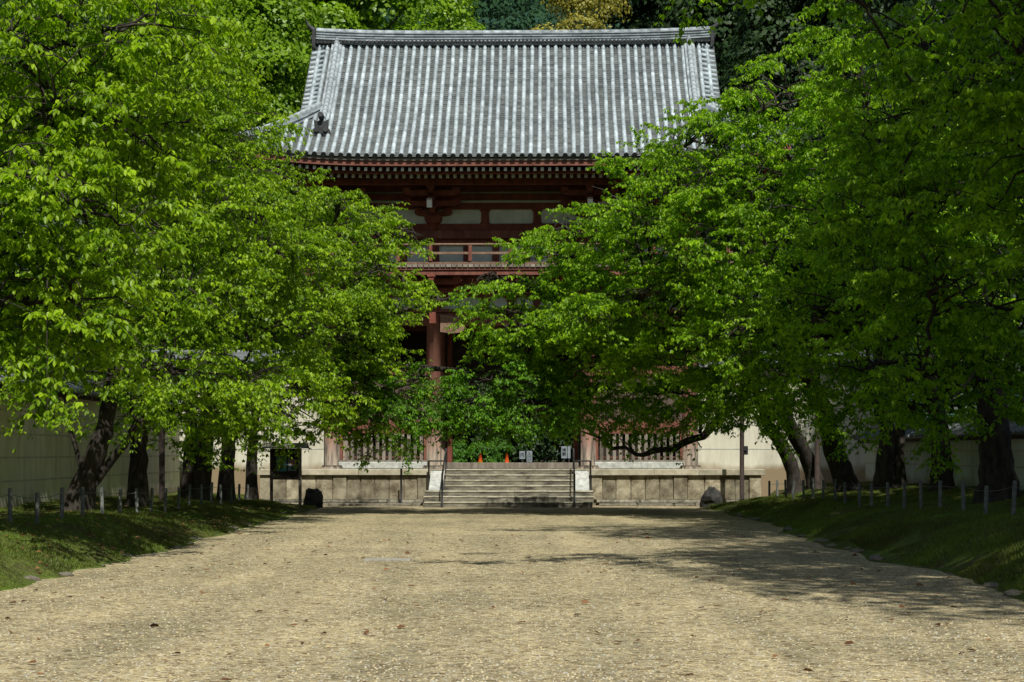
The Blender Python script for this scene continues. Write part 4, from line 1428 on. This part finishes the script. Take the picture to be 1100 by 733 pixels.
# fallen leaves
def litter(n, xr, dr, name, label, bank=False):
    D = rng.uniform(*dr, n); x = rng.uniform(*xr, n)
    z = ground_h(x, D) + .03 if bank else np.full(n, .008)
    h = unit(np.stack([rng.normal(0, 1, n), rng.normal(0, 1, n), np.zeros(n)], -1))
    nr = unit(np.stack([rng.normal(0, .4, n), rng.normal(0, .4, n), np.ones(n)], -1))
    V, F = make_leaves(np.stack([x, D, z], -1), h, nr, .05 + .05 * rng.random(n), .3)
    tag(quad_mesh(name, V, F, MT['dry'], tint=np.repeat(rng.random(n), 6)), label, 'leaves', kind='stuff')
MT['dry'] = leaf_mat('dry_leaf', (.07, .025, .010), (.28, .13, .05), .2, tcol=(1, 1, 1))
litter(260, (-5.2, 5.2), (11.5, 34), 'fallen_leaves', 'brown fallen leaves scattered over the gravel')
litter(1100, (-8.8, -5.6), (16, 50), 'fallen_leaves', 'dry brown leaves lying on the left bank', True)

# ------------------------------------------------------------------ notice board
def notice_board():
    c = W(307, 522, 49.3)
    gx, gy = c[0], 49.3
    z0 = float(ground_h(np.array([gx]), np.array([gy]))[0])
    root = empty('notice_board', (gx, gy, z0), R(2))
    tag(root, 'roofed wooden notice board with two posters at the end of the left bank', 'notice board')
    def z(py): return EYE - (py - 486) / FPX * gy - z0
    s = FPX / gy
    for x0, x1 in ((-.42, -.34), (.34, .42)):
        m = MB(); m.box(x0, x1, -.05, .05, -.15, z(482), .5, bev=.006); m.build('post', MT['grey_wood'] if x0 > 0 else MT['board_dark'], root)
    m = MB(); m.box(-.34, .34, .0, .05, z(513), z(482), .4); m.box(-.40, .40, -.07, -.02, z(515), z(512.5), .5); m.box(-.34, .34, -.04, -.005, z(484), z(482), .5)
    m.build('back_panel', MT['board_dark'], root)
    m = MB(); m.box(-.33, .32, -.02, -.003, z(487.4), z(484.4), .5); m.build('header', MT['header_red'], root)
    m = MB(); m.box(-.25, .03, -.014, -.004, z(506.5), z(491), .5); p = m.build('poster', MT['teal'], root); p['label'] = 'teal poster with a rounded dark arch'
    m = MB()
    m.prism([(-.21, z(503)), (-.01, z(503)), (-.01, z(496)), (-.04, z(493)), (-.11, z(491.8)), (-.18, z(493)), (-.21, z(496))], -.018, -.0145, .5)
    m.build('arch_figure', MT['teal_light'], p)
    m = MB(); m.prism([(-.16, z(503.5)), (-.06, z(503.5)), (-.07, z(499)), (-.09, z(497)), (-.11, z(495.6)), (-.13, z(497)), (-.15, z(499))], -.022, -.0185, .5)
    m.build('seated_figure', MT['teal_dark'], p)
    m = MB(); m.box(.06, .28, -.014, -.004, z(506), z(493.5), .5); p = m.build('poster', MT['sign_white'], root); p['label'] = 'pale poster with red and dark pictures'
    m = MB(); m.box(.09, .27, -.018, -.0145, z(499.3), z(494.3), .5); m.build('picture', MT['poster_red'], p)
    m = MB(); m.box(.14, .25, -.018, -.0145, z(504.8), z(500.4), .5); m.build('picture', MT['teal_dark'], p)
    m = MB(); m.box(-.31, -.27, -.018, -.004, z(487.6), z(484), .5); m.build('name_tag', MT['sign_white'], root)
    # roof
    for s_ in (-1, 1):
        m = MB()
        for k in range(5):
            a, b = .32 * k / 5, .32 * (k + 1) / 5
            za, zb = z(477) - .10 * k / 5, z(477) - .10 * (k + 1) / 5
            x = -.60
            while x < .58:
                w = random.uniform(.09, .16); e = min(x + w, .60)
                vs = [(x, s_ * a, za), (e, s_ * a, za), (e, s_ * b, zb + .008), (x, s_ * b, zb + .008), (e, s_ * b, zb - .02), (x, s_ * b, zb - .02), (x, s_ * a, za - .03), (e, s_ * a, za - .03)]
                m.add(vs, [(0, 1, 2, 3), (3, 2, 4, 5), (6, 7, 4, 5)])
                x = e
        m.build('roof', MT['shingle'], root)
    m = MB(); m.box(-.61, .61, -.04, .04, z(477) - .01, z(476), .5); m.build('roof_ridge', MT['shingle'], root)
MT['teal'] = simple('teal_print', (.05, .18, .21), (.09, .27, .28), 6, .6, 0, 20, 0)
MT['teal_light'] = simple('teal_light_print', (.20, .38, .33), (.32, .50, .40), 6, .6, 0, 20, 0)
MT['teal_dark'] = simple('teal_dark_print', (.015, .05, .06), (.02, .07, .08), 6, .6, 0, 20, 0)
MT['poster_red'] = simple('red_print', (.20, .06, .05), (.35, .25, .2), 25, .6, 0, 20, 0, lo=.45, hi=.55)
notice_board()

# ------------------------------------------------------------------ poles
def pole(px, D, ztop, r, label, box_py=None):
    c = W(px, 520, D); x = c[0]
    z0 = float(ground_h(np.array([x]), np.array([D]))[0])
    root = empty('pole', (x, D, z0)); tag(root, label, 'pole')
    m = MB(); m.tube([(0, 0, -.3), (0, 0, ztop - z0)], [r, r * .85], 12); m.build('shaft', MT['board_dark'], root)
    if box_py:
        z = EYE - (box_py - 486) / FPX * D - z0
        m = MB(); m.box(.03, .16, -.06, .06, z - .12, z + .12, .5, bev=.01); m.tube([(.09, -.06, z + .02), (.09, -.10, z + .02)], .035, 10); m.build('control_box', MT['metal_dark'], root)
pole(797, 50.6, 5.2, .065, 'slim dark pole with a small box near the end of the right bank', 484)
pole(878, 49.4, 5.2, .075, 'plain dark wooden pole beside the thick leaning trunk on the right')
pole(174, 43.0, 5.2, .07, 'slim dark pole standing between the left trunks in front of the wall')
m = MB(); m.tube([(0, 0, -.05), (0, 0, 1.04)], .028, 8); o = m.build('marker_pole', MT['metal_dark'])
o.location = (W(431, 540, 51.9)[0], 51.9, 0); tag(o, 'thin dark upright bar in front of the podium left of the steps', 'pole')

# ------------------------------------------------------------------ things seen through the passage
GZ = .79
def cone(px, D, label):
    root = empty('traffic_cone', (W(px, 490, D)[0], D, GZ)); tag(root, label, 'traffic cone', 'orange cones beyond the gate')
    m = MB(); m.tube([(0, 0, .03), (0, 0, .35), (0, 0, .70)], [.14, .085, .03], 16); m.build('cone_body', MT['orange'], root)
    m = MB(); m.box(-.19, .19, -.19, .19, 0, .035, .5, bev=.01); m.build('base', MT['orange'], root)
cone(516, 69, 'orange traffic cone beyond the threshold, left of the pair')
cone(544.5, 69, 'orange traffic cone beyond the threshold, right of the pair')
def text_mesh(body, size, mat, parent, loc):
    cu = bpy.data.curves.new('lettering', 'FONT'); cu.body = body; cu.size = size; cu.extrude = .004
    cu.align_x = 'CENTER'; cu.align_y = 'CENTER'; cu.space_line = .95
    t = bpy.data.objects.new('lettering', cu); COL.objects.link(t)
    bpy.context.view_layer.update()
    me = bpy.data.meshes.new_from_object(t)
    bpy.data.objects.remove(t)
    o = link_mesh('lettering', me, None, parent)
    me.materials.clear(); me.materials.append(mat)
    o.rotation_euler = (R(90), 0, 0); o.location = loc
    return o
def sign(px, py, w, h, D, label, text=None, size=.13):
    c = W(px, py, D); s = FPX / D
    root = empty('sign_board', (c[0], D, GZ)); tag(root, label, 'sign', 'white signs beyond the gate')
    zc = c[2] - GZ
    m = MB(); m.box(-w / 2 / s, w / 2 / s, -.01, .01, zc - h / 2 / s, zc + h / 2 / s, .5); p = m.build('panel', MT['sign_white'], root)
    m = MB(); m.box(-.03, .03, .012, .05, 0, zc + h / 2 / s - .02, .5); m.box(-.2, .2, -.08, .12, 0, .04, .5); m.build('stand', MT['metal_dark'], root)
    if text: text_mesh(text, size, MT['ink'], p, (0, -.016, zc))
sign(561, 489, 6, 8.5, 68.0, 'small pale square sign standing beyond the threshold', '内', .17)
sign(568.7, 490.5, 6, 12, 67.8, 'narrow white sign with two large dark characters beyond the threshold', '入\n口', .17)
sign(606, 486, 6, 13, 68.2, 'grey-white sign with dark characters by the right gate column', '拝\n観', .15)
sign(611.3, 486, 3, 13, 68.4, 'thin grey-white sign beside the right gate column')

# ------------------------------------------------------------------ trees
def T(px, py, D): return tuple(W(px, py, D))
def gz(x, D): return float(ground_h(np.array([x]), np.array([D]))[0])

# left row
cherry('nearest left cherry tree whose bright crown fills the left edge of the view', (-9.1, 24, gz(-9.1, 24)),
  [([(-9.1, 24, gz(-9.1, 24)), (-8.9, 24.2, 2.2), (-8.3, 24.3, 4.0), (-7.6, 24.5, 5.4)], [.26, .22, .17, .10])],
  [(-10, 330, 24, 100, 62, 1.6), (-10, 200, 24, 110, 90, 1.8), (85, 230, 24.5, 85, 75, 1.5), (70, 330, 24.5, 80, 55, 1.4), (60, 110, 25, 100, 80, 1.8), (-20, 40, 25, 110, 80, 1.8), (120, 40, 26, 100, 60, 1.8), (140, 150, 26, 60, 50, 1.3)],
  MT['leaf_left'], 101, dens=4.4, leafL=.105)
xA = W(88, 530, 34)[0]
cherry('left cherry tree whose short thick trunk leans and splits in front of the plaster wall', (xA, 34, gz(xA, 34)),
  [([(xA - .1, 34, gz(xA, 34)), T(96, 505, 34), T(110, 470, 34), T(118, 430, 34), T(125, 380, 34)], [.27, .21, .17, .14, .11]),
   ([T(92, 515, 34), T(84, 490, 34), T(76, 460, 34), T(70, 430, 34)], [.07, .05, .045, .03]),
   ([T(100, 520, 34), T(118, 497, 34), T(135, 475, 33.8), T(150, 450, 33.5)], [.09, .08, .07, .06])],
  [(125, 400, 33, 80, 42, 1.5), (50, 400, 33.5, 60, 38, 1.4), (200, 400, 33.5, 75, 45, 1.6), (200, 315, 34, 85, 55, 1.7), (180, 220, 34.5, 85, 60, 1.8), (130, 130, 35, 100, 70, 1.8), (150, 40, 35.5, 100, 60, 1.8), (230, 140, 36, 55, 50, 1.5), (110, 300, 34, 80, 60, 1.5)],
  MT['leaf_left'], 102)
xB = W(148, 530, 39.5)[0]
cherry('left cherry tree with a single upright dark trunk right of the leaning trunk', (xB, 39.5, gz(xB, 39.5)),
  [([(xB, 39.5, gz(xB, 39.5)), T(149, 490, 39.5), T(152, 440, 39.5), T(170, 380, 39.5)], [.24, .19, .17, .13])],
  [(190, 440, 39, 60, 30, 1.4), (260, 420, 38.5, 75, 45, 1.6), (280, 340, 38.5, 75, 55, 1.7), (270, 250, 39, 75, 55, 1.7), (315, 280, 38, 42, 36, 1.4), (250, 180, 40, 60, 40, 1.5), (200, 100, 41, 80, 50, 1.6), (255, 125, 41, 45, 35, 1.3)],
  MT['leaf_left'], 103)
xC = W(212, 525, 46)[0]
cherry('left cherry tree with two dark trunks rising close together', (xC, 46, gz(xC, 46)),
  [([(xC + .1, 46, gz(xC, 46)), T(218, 490, 46), T(224, 440, 46), T(240, 380, 46)], [.25, .22, .19, .13]),
   ([(xC - .28, 46.1, gz(xC, 46)), T(204, 490, 46), T(206, 450, 46), T(200, 400, 46)], [.19, .17, .14, .10])],
  [(320, 415, 44, 66, 36, 1.6), (340, 350, 44, 65, 50, 1.6), (350, 265, 44, 55, 45, 1.5), (365, 222, 44, 20, 8, .8), (290, 205, 45, 45, 22, 1.2), (230, 450, 45, 60, 28, 1.4), (385, 300, 43.5, 45, 35, 1.3), (300, 455, 44, 50, 8, 1.0)],
  MT['leaf_left'], 104, dens=5.5)
xE = W(243, 523, 48)[0]
cherry('left cherry tree with a straight dark trunk between the twin trunks and the notice board', (xE, 48, gz(xE, 48)),
  [([(xE, 48, gz(xE, 48)), T(245, 490, 48), T(250, 450, 48), T(290, 400, 47.5)], [.22, .18, .16, .12]),
   ([T(290, 400, 47.5), T(345, 382, 47), T(400, 350, 46), T(450, 328, 45.5), T(500, 318, 45)], [.10, .08, .06, .045, .02])],
  [(370, 395, 46, 50, 40, 1.5), (395, 375, 45.5, 28, 22, 1.1), (395, 240, 45.5, 35, 28, 1.1), (410, 432, 46, 40, 32, 1.3), (402, 470, 46, 15, 14, .6), (350, 462, 46, 40, 8, .8), (400, 285, 45.5, 28, 18, 1.0), (440, 258, 45.5, 20, 4, .5), (388, 350, 46, 24, 16, .9), (385, 325, 45.5, 32, 26, 1.0), (475, 325, 45.3, 26, 6, .5)],
  MT['leaf_left'], 105, dens=5.5)
xF = W(270, 522, 49.6)[0]
cherry('farthest left tree with a slim trunk, its fine dark leaves hanging over the steps', (xF, 49.6, gz(xF, 49.6)),
  [([(xF, 49.6, gz(xF, 49.6)), T(271, 480, 49.6), T(275, 440, 49.5)], [.17, .14, .12]),
   ([T(275, 440, 49.5), T(350, 405, 48), T(430, 395, 46), T(520, 400, 45)], [.12, .10, .08, .05])],
  [(445, 415, 45, 36, 20, .9), (500, 418, 44.8, 38, 22, 1.0), (550, 418, 44.8, 36, 24, 1.0), (500, 450, 44.8, 28, 10, .8), (548, 455, 44.8, 26, 9, .8), (595, 445, 44.8, 28, 16, .8), (400, 430, 45, 30, 26, .8), (438, 450, 45, 26, 16, .8), (500, 438, 44.8, 34, 12, .9), (480, 460, 45, 15, 20, .5), (572, 438, 44.8, 26, 14, .8)],
  MT['leaf_maple'], 106, dens=9, leafL=.075, name='maple_tree', group='maple trees near the gate', cat='maple tree')

# right row
xO = W(850, 520, 49.8)[0]
def low_limb(b):
    P = [T(832, 400, 47.5), T(800, 425, 47.3), T(775, 447, 47.2), T(755, 466, 47), T(725, 482, 47), T(695, 487, 46.8), T(660, 480, 46.6), T(620, 462, 46.4)]
    rj = np.random.default_rng(5)
    Q = np.array([np.array(P[0]) * 0 for _ in range(22)], float)
    PA = np.array(P)
    for i, t in enumerate(np.linspace(0, 7, 22)):
        k = min(int(t), 6); Q[i] = PA[k] + (PA[k + 1] - PA[k]) * (t - k)
    Q[1:-1] += rj.normal(0, .045, (20, 3))
    b.tube(Q, np.interp(np.linspace(0, 7, 22), range(8), [.13, .12, .11, .10, .085, .07, .05, .02]) * (1 + .14 * rj.normal(0, 1, 22)), 9)
    for i in (5, 8, 11, 13, 16, 18):
        e = Q[i] + np.array([rj.normal(0, .25), rj.normal(0, .3), rj.uniform(-.1, .55)])
        b.tube(bez(Q[i], (Q[i] + e) / 2 + np.array([0, 0, .1]), e, 5), np.linspace(.025, .006, 5), 5)
    b.tube([T(752, 466, 47), T(753, 445, 47), T(748, 425, 47)], [.05, .04, .02], 6)
cherry('right tree whose twin trunks lean left, one low limb sagging before the lattice', (xO, 49.8, gz(xO, 49.8)),
  [([(xO + .15, 49.8, gz(xO, 49.8)), T(848, 495, 49.6), T(828, 460, 49), T(812, 420, 48)], [.22, .18, .15, .12]),
   ([(xO + .75, 49.9, gz(xO, 49.8)), T(868, 495, 49.8), T(845, 450, 49), T(830, 400, 47.5)], [.26, .21, .18, .13])],
  [(760, 425, 46.5, 55, 28, 1.3), (700, 420, 46.5, 60, 30, 1.4), (650, 385, 46, 65, 38, 1.5), (615, 345, 45.5, 50, 36, 1.5), (575, 395, 45.5, 36, 22, 1.1), (555, 308, 45, 38, 15, 1.2), (525, 302, 44.5, 18, 8, .7), (625, 285, 45, 46, 26, 1.3), (612, 245, 44.5, 30, 12, .9), (600, 272, 44.5, 40, 14, 1.1), (655, 258, 44, 40, 18, 1.1), (625, 432, 46, 50, 26, 1.1), (545, 340, 45, 28, 24, 1.2), (570, 360, 44.5, 34, 22, 1.2)],
  MT['leaf_right'], 201, extra=low_limb, dens=7)
xN = W(900, 520, 46.5)[0]
cherry('right cherry tree with a thick gnarled trunk leaning towards the path', (xN, 46.5, gz(xN, 46.5)),
  [([(xN + .3, 46.5, gz(xN, 46.5)), T(898, 490, 46.5), T(885, 445, 46), T(860, 390, 45)], [.33, .27, .23, .17])],
  [(800, 400, 43, 60, 40, 1.5), (740, 370, 43, 65, 42, 1.5), (690, 330, 42.5, 65, 45, 1.6), (700, 260, 42.5, 65, 42, 1.6), (660, 225, 42.5, 45, 28, 1.2), (770, 300, 42.5, 65, 50, 1.6), (730, 205, 43, 60, 32, 1.4), (820, 440, 43.5, 50, 20, 1.1), (640, 330, 43, 45, 35, 1.2), (715, 172, 43, 38, 20, 1.0), (745, 150, 42, 34, 26, 1.2), (785, 150, 41, 40, 26, 1.2)],
  MT['leaf_right'], 202, dens=5.5)
xM = W(955, 520, 44)[0]
cherry('right cherry tree with a bulging forked dark trunk, second group from the gate', (xM, 44, gz(xM, 44)),
  [([(xM - .1, 44, gz(xM, 44)), T(950, 495, 44), T(952, 455, 44), T(930, 400, 43)], [.27, .21, .18, .14]),
   ([(xM + .3, 44.1, gz(xM, 44)), T(966, 490, 44), T(968, 450, 44), T(975, 400, 43)], [.16, .14, .12, .09])],
  [(850, 340, 39.5, 70, 50, 1.6), (820, 255, 39.5, 75, 50, 1.6), (780, 190, 40, 65, 42, 1.5), (770, 140, 41, 50, 28, 1.2), (880, 410, 40, 65, 40, 1.5), (860, 180, 40, 75, 50, 1.6), (850, 110, 41, 75, 35, 1.5), (790, 360, 40, 50, 45, 1.4)],
  MT['leaf_right'], 203)
xL = W(1012, 522, 40)[0]
cherry('right cherry tree with a plain upright grey trunk left of the broadest trunk', (xL, 40, gz(xL, 40)),
  [([(xL, 40, gz(xL, 40)), T(1011, 490, 40), T(1008, 450, 40), T(990, 390, 39)], [.25, .22, .19, .14])],
  [(930, 400, 37, 65, 45, 1.5), (920, 320, 36.5, 75, 50, 1.6), (900, 240, 36.5, 80, 50, 1.7), (940, 160, 37, 80, 50, 1.7), (1000, 330, 37, 60, 50, 1.5), (930, 80, 38, 90, 45, 1.7), (980, 440, 37.5, 50, 24, 1.2), (1000, 325, 42.5, 70, 40, 1.6), (1030, 190, 42, 80, 55, 1.8), (950, 250, 43, 60, 45, 1.6), (1080, 280, 40, 70, 50, 1.6)],  # rearmost lobes added out of sight to shade the trunks nearer the gate
  MT['leaf_right'], 204)
xK = W(1072, 533, 33.5)[0]
def pale_branch(b): pass
kt = cherry('right cherry tree with the broadest dark trunk at the right edge', (xK, 33.5, gz(xK, 33.5)),
  [([(xK, 33.5, gz(xK, 33.5)), T(1070, 490, 33.5), T(1066, 440, 33.5), T(1060, 380, 33.5)], [.37, .30, .27, .20])],
  [(990, 400, 31.5, 70, 40, 1.4), (1010, 300, 31, 75, 55, 1.5), (960, 210, 31.5, 75, 50, 1.5), (1060, 210, 31, 75, 60, 1.5), (1000, 120, 32, 90, 55, 1.6), (1090, 340, 31, 60, 60, 1.4), (1080, 80, 32, 80, 60, 1.6), (860, -68, 29.5, 90, 30, 1.6), (740, -70, 29.5, 80, 26, 1.4), (970, 30, 33, 90, 40, 1.6), (1070, 425, 32, 50, 25, 1.1)],
  MT['leaf_right'], 205, leafL=.10)
m = MB(); m.tube([T(1035, 290, 32), T(1058, 310, 31.8), T(1064, 345, 31.8), T(1056, 385, 31.7), T(1040, 410, 31.6), T(1020, 432, 31.5)], [.045, .04, .035, .03, .025, .012], 7)
o = m.build('bare_branch', MT['pale_bark'], kt, origin=(xK, 33.5, gz(xK, 33.5))); o['label'] = 'pale bare branch curving down'
cherry('nearest right cherry tree, mostly outside the right edge, its shaded boughs reaching in', (9.4, 23.5, gz(9.4, 23.5)),
  [([(9.4, 23.5, gz(9.4, 23.5)), (9.3, 23.6, 2.4), (8.8, 24.0, 4.4), (8.2, 24.2, 6.0)], [.30, .25, .2, .12])],
  [(1110, 170, 24.5, 80, 70, 1.6), (1100, 40, 25, 90, 80, 1.7), (1170, 260, 24.5, 80, 70, 1.6), (1250, 150, 24, 120, 120, 2.2), (1200, 20, 25, 120, 90, 2.2), (980, -120, 20.5, 120, 36, 1.8), (830, -122, 20.5, 110, 32, 1.6), (690, -118, 20.8, 90, 26, 1.3), (1120, -120, 20.5, 110, 44, 2.0)],
  MT['leaf_right'], 206, leafL=.105)

# trees behind the walls and beyond the gate
def bt(label, px, D, py_top, rx, py_bot, mat, seed, n=110, name='broadleaf_tree', ry=None, **kw):
    x = (px - 550) / FPX * D
    zt = EYE - (py_top - 486) / FPX * D; zb = EYE - (py_bot - 486) / FPX * D
    rxm = rx / FPX * D
    return puff_tree(label, (x, D, GZ if D > 60 else .3), zt, (x, D, (zt + zb) / 2), (rxm, ry or rxm * .8, (zt - zb) / 2), n, mat, seed, name=name, **kw)
bt('bright green broadleaf tree rising left of the gate roof', 255, 66, -60, 85, 470, MT['leaf_bright'], 301, 190, leafL=.2, per=420)
bt('bright green tree behind the left part of the gate ridge', 375, 74, -70, 95, 470, MT['leaf_bright'], 302, 170, leafL=.22, per=420)
bt('rounded green tree behind the gate ridge, next to the gap showing the hill', 470, 80, -14, 60, 470, MT['leaf_bright'], 303, 120, leafL=.2, per=420)
bt('tree with yellowish blossom behind the middle of the gate ridge', 618, 76, -12, 44, 400, MT['leaf_yellow'], 304, 110, leafL=.14, per=800)
bt('tall dark cedar behind the gate ridge, right of the yellowish tree', 712, 86, -190, 78, 470, MT['leaf_dark'], 305, 210, name='cedar_tree', conifer=False, leafL=.26, per=300, cat='cedar')
bt('dark cedar just behind the right end of the gate ridge', 810, 74, -160, 75, 485, MT['leaf_dark'], 306, 190, name='cedar_tree', leafL=.26, per=300, cat='cedar')
bt('dark evergreen tree filling the background right of the gate', 900, 66, -150, 95, 490, MT['leaf_dark'], 307, 210, leafL=.24, per=300)
bt('dark evergreen tree behind the low right wall', 1040, 58, -180, 110, 485, MT['leaf_dark'], 308, 220, leafL=.24, per=300)
bt('dark evergreen tree behind the low wall at the far right edge', 1150, 44, -250, 110, 440, MT['leaf_dark'], 309, 170, leafL=.22, per=300)
bt('green broadleaf tree behind the left wall', 130, 60, -140, 110, 475, MT['leaf_bright'], 310, 180, leafL=.2, per=320)
bt('dark green tree behind the left wall at the left edge', -10, 50, -160, 120, 465, MT['leaf_dark'], 311, 180, leafL=.2, per=320)
bt('dark tree seen through the passage of the gate', 540, 92, 120, 110, 500, MT['leaf_dark'], 312, 190, leafL=.25, per=300)
bt('dark tree beyond the right half of the passage', 640, 88, 150, 80, 500, MT['leaf_dark'], 313, 160, leafL=.25, per=300)
bt('dark tree beyond the left half of the passage', 420, 86, 150, 90, 500, MT['leaf_dark'], 314, 160, leafL=.25, per=300)
puff_tree('tall tree added out of view beyond the low wall, its high crown darkening the right bank', (12.5, 23, .7), 22, (10.3, 23, 16), (5.0, 6.5, 5.5), 170, MT['leaf_dark'], 330, leafL=.22, per=260, trunk_r=.4)  # unseen tree, added to cast shade over the right side
puff_tree('second tall tree added out of view, nearer beyond the low right wall, to shade the bank', (11.6, 13, .7), 20, (9.6, 12.5, 15), (4.6, 7.0, 5.0), 150, MT['leaf_dark'], 331, leafL=.22, per=260, trunk_r=.4)  # also outside the view, put here to shade the near right bank
puff_tree('tall tree added out of view beyond the left wall, its high crown darkening the left edge', (-12.0, 17, .5), 20, (-10.8, 17, 15.5), (4.0, 5.5, 5.0), 120, MT['leaf_dark'], 332, leafL=.22, per=260, trunk_r=.4)  # added beyond the frame so the left edge falls in shade
bt('low dark evergreen thicket closing the view through the passage', 550, 76, 330, 75, 512, MT['leaf_dark'], 315, 260, leafL=.2, per=300, ry=2.0)
# bushes beyond the gate
bt('bright bush in the middle of the passage beyond the cones', 524, 71, 474, 17, 505, MT['leaf_bush'], 320, 26, name='bush', leafL=.10, per=420, puff_r=(.25, .45), trunk_r=.06, group='bushes beyond the gate', cat='bush')
bt('small leafy bush beyond the left side of the passage', 488, 71, 480, 10, 508, MT['leaf_bush'], 322, 18, name='bush', leafL=.10, per=420, puff_r=(.25, .45), trunk_r=.06, group='bushes beyond the gate', cat='bush')

# wooded hill far behind
def hill_h(X, Y):
    d = (Y - 170) / 260.0
    return 1 + 125 * np.clip(d, 0, 1) ** .8 * (1 + .12 * vnoise(X / 60, Y / 60, 2)) + 5 * vnoise(X / 17, Y / 17, 3) * np.clip(d * 4, 0, 1)
tag(grid_mesh('hill', np.linspace(-320, 320, 90), np.linspace(165, 470, 60), hill_h, MT['hill']), kind='structure')
def forest(n=1300, per=220):
    r_ = np.random.default_rng(77)
    x = r_.uniform(-110, 110, n); y = r_.uniform(190, 440, n)
    z = hill_h(x, y) + 2
    R0 = r_.uniform(2.5, 5, n)
    ci = np.repeat(np.arange(n), per); m = n * per
    v = unit(r_.normal(0, 1, (m, 3))); v[:, 2] = np.abs(v[:, 2]) - .1
    P = np.stack([x, y, z], -1)[ci] + v * (R0[ci] * (.8 + .3 * r_.random(m)))[:, None] * np.array([1, 1, 1.2])
    d = unit(np.cross(unit(r_.normal(0, 1, (m, 3))), v)); w = np.cross(d, v)
    L = (.62 * (.6 + .7 * r_.random(m)))[:, None]
    V = np.stack([P - d * L * .5, P + w * L * .4, P + d * L * .5, P - w * L * .4], 1).reshape(-1, 3)
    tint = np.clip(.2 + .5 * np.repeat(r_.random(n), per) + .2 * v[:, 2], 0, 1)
    tag(quad_mesh('forest', V, np.arange(4 * m).reshape(-1, 4), MT['leaf_hill'], tint=np.repeat(tint, 4)), 'far blue-green woodland covering the hill behind the gate', 'forest', kind='stuff')
MT['leaf_hill'] = leaf_mat('hill_leaf', (.010, .036, .014), (.030, .085, .028), .2, .95, (1, 1, 1))
forest()
print('leaves in cherries', TREE_N[0])
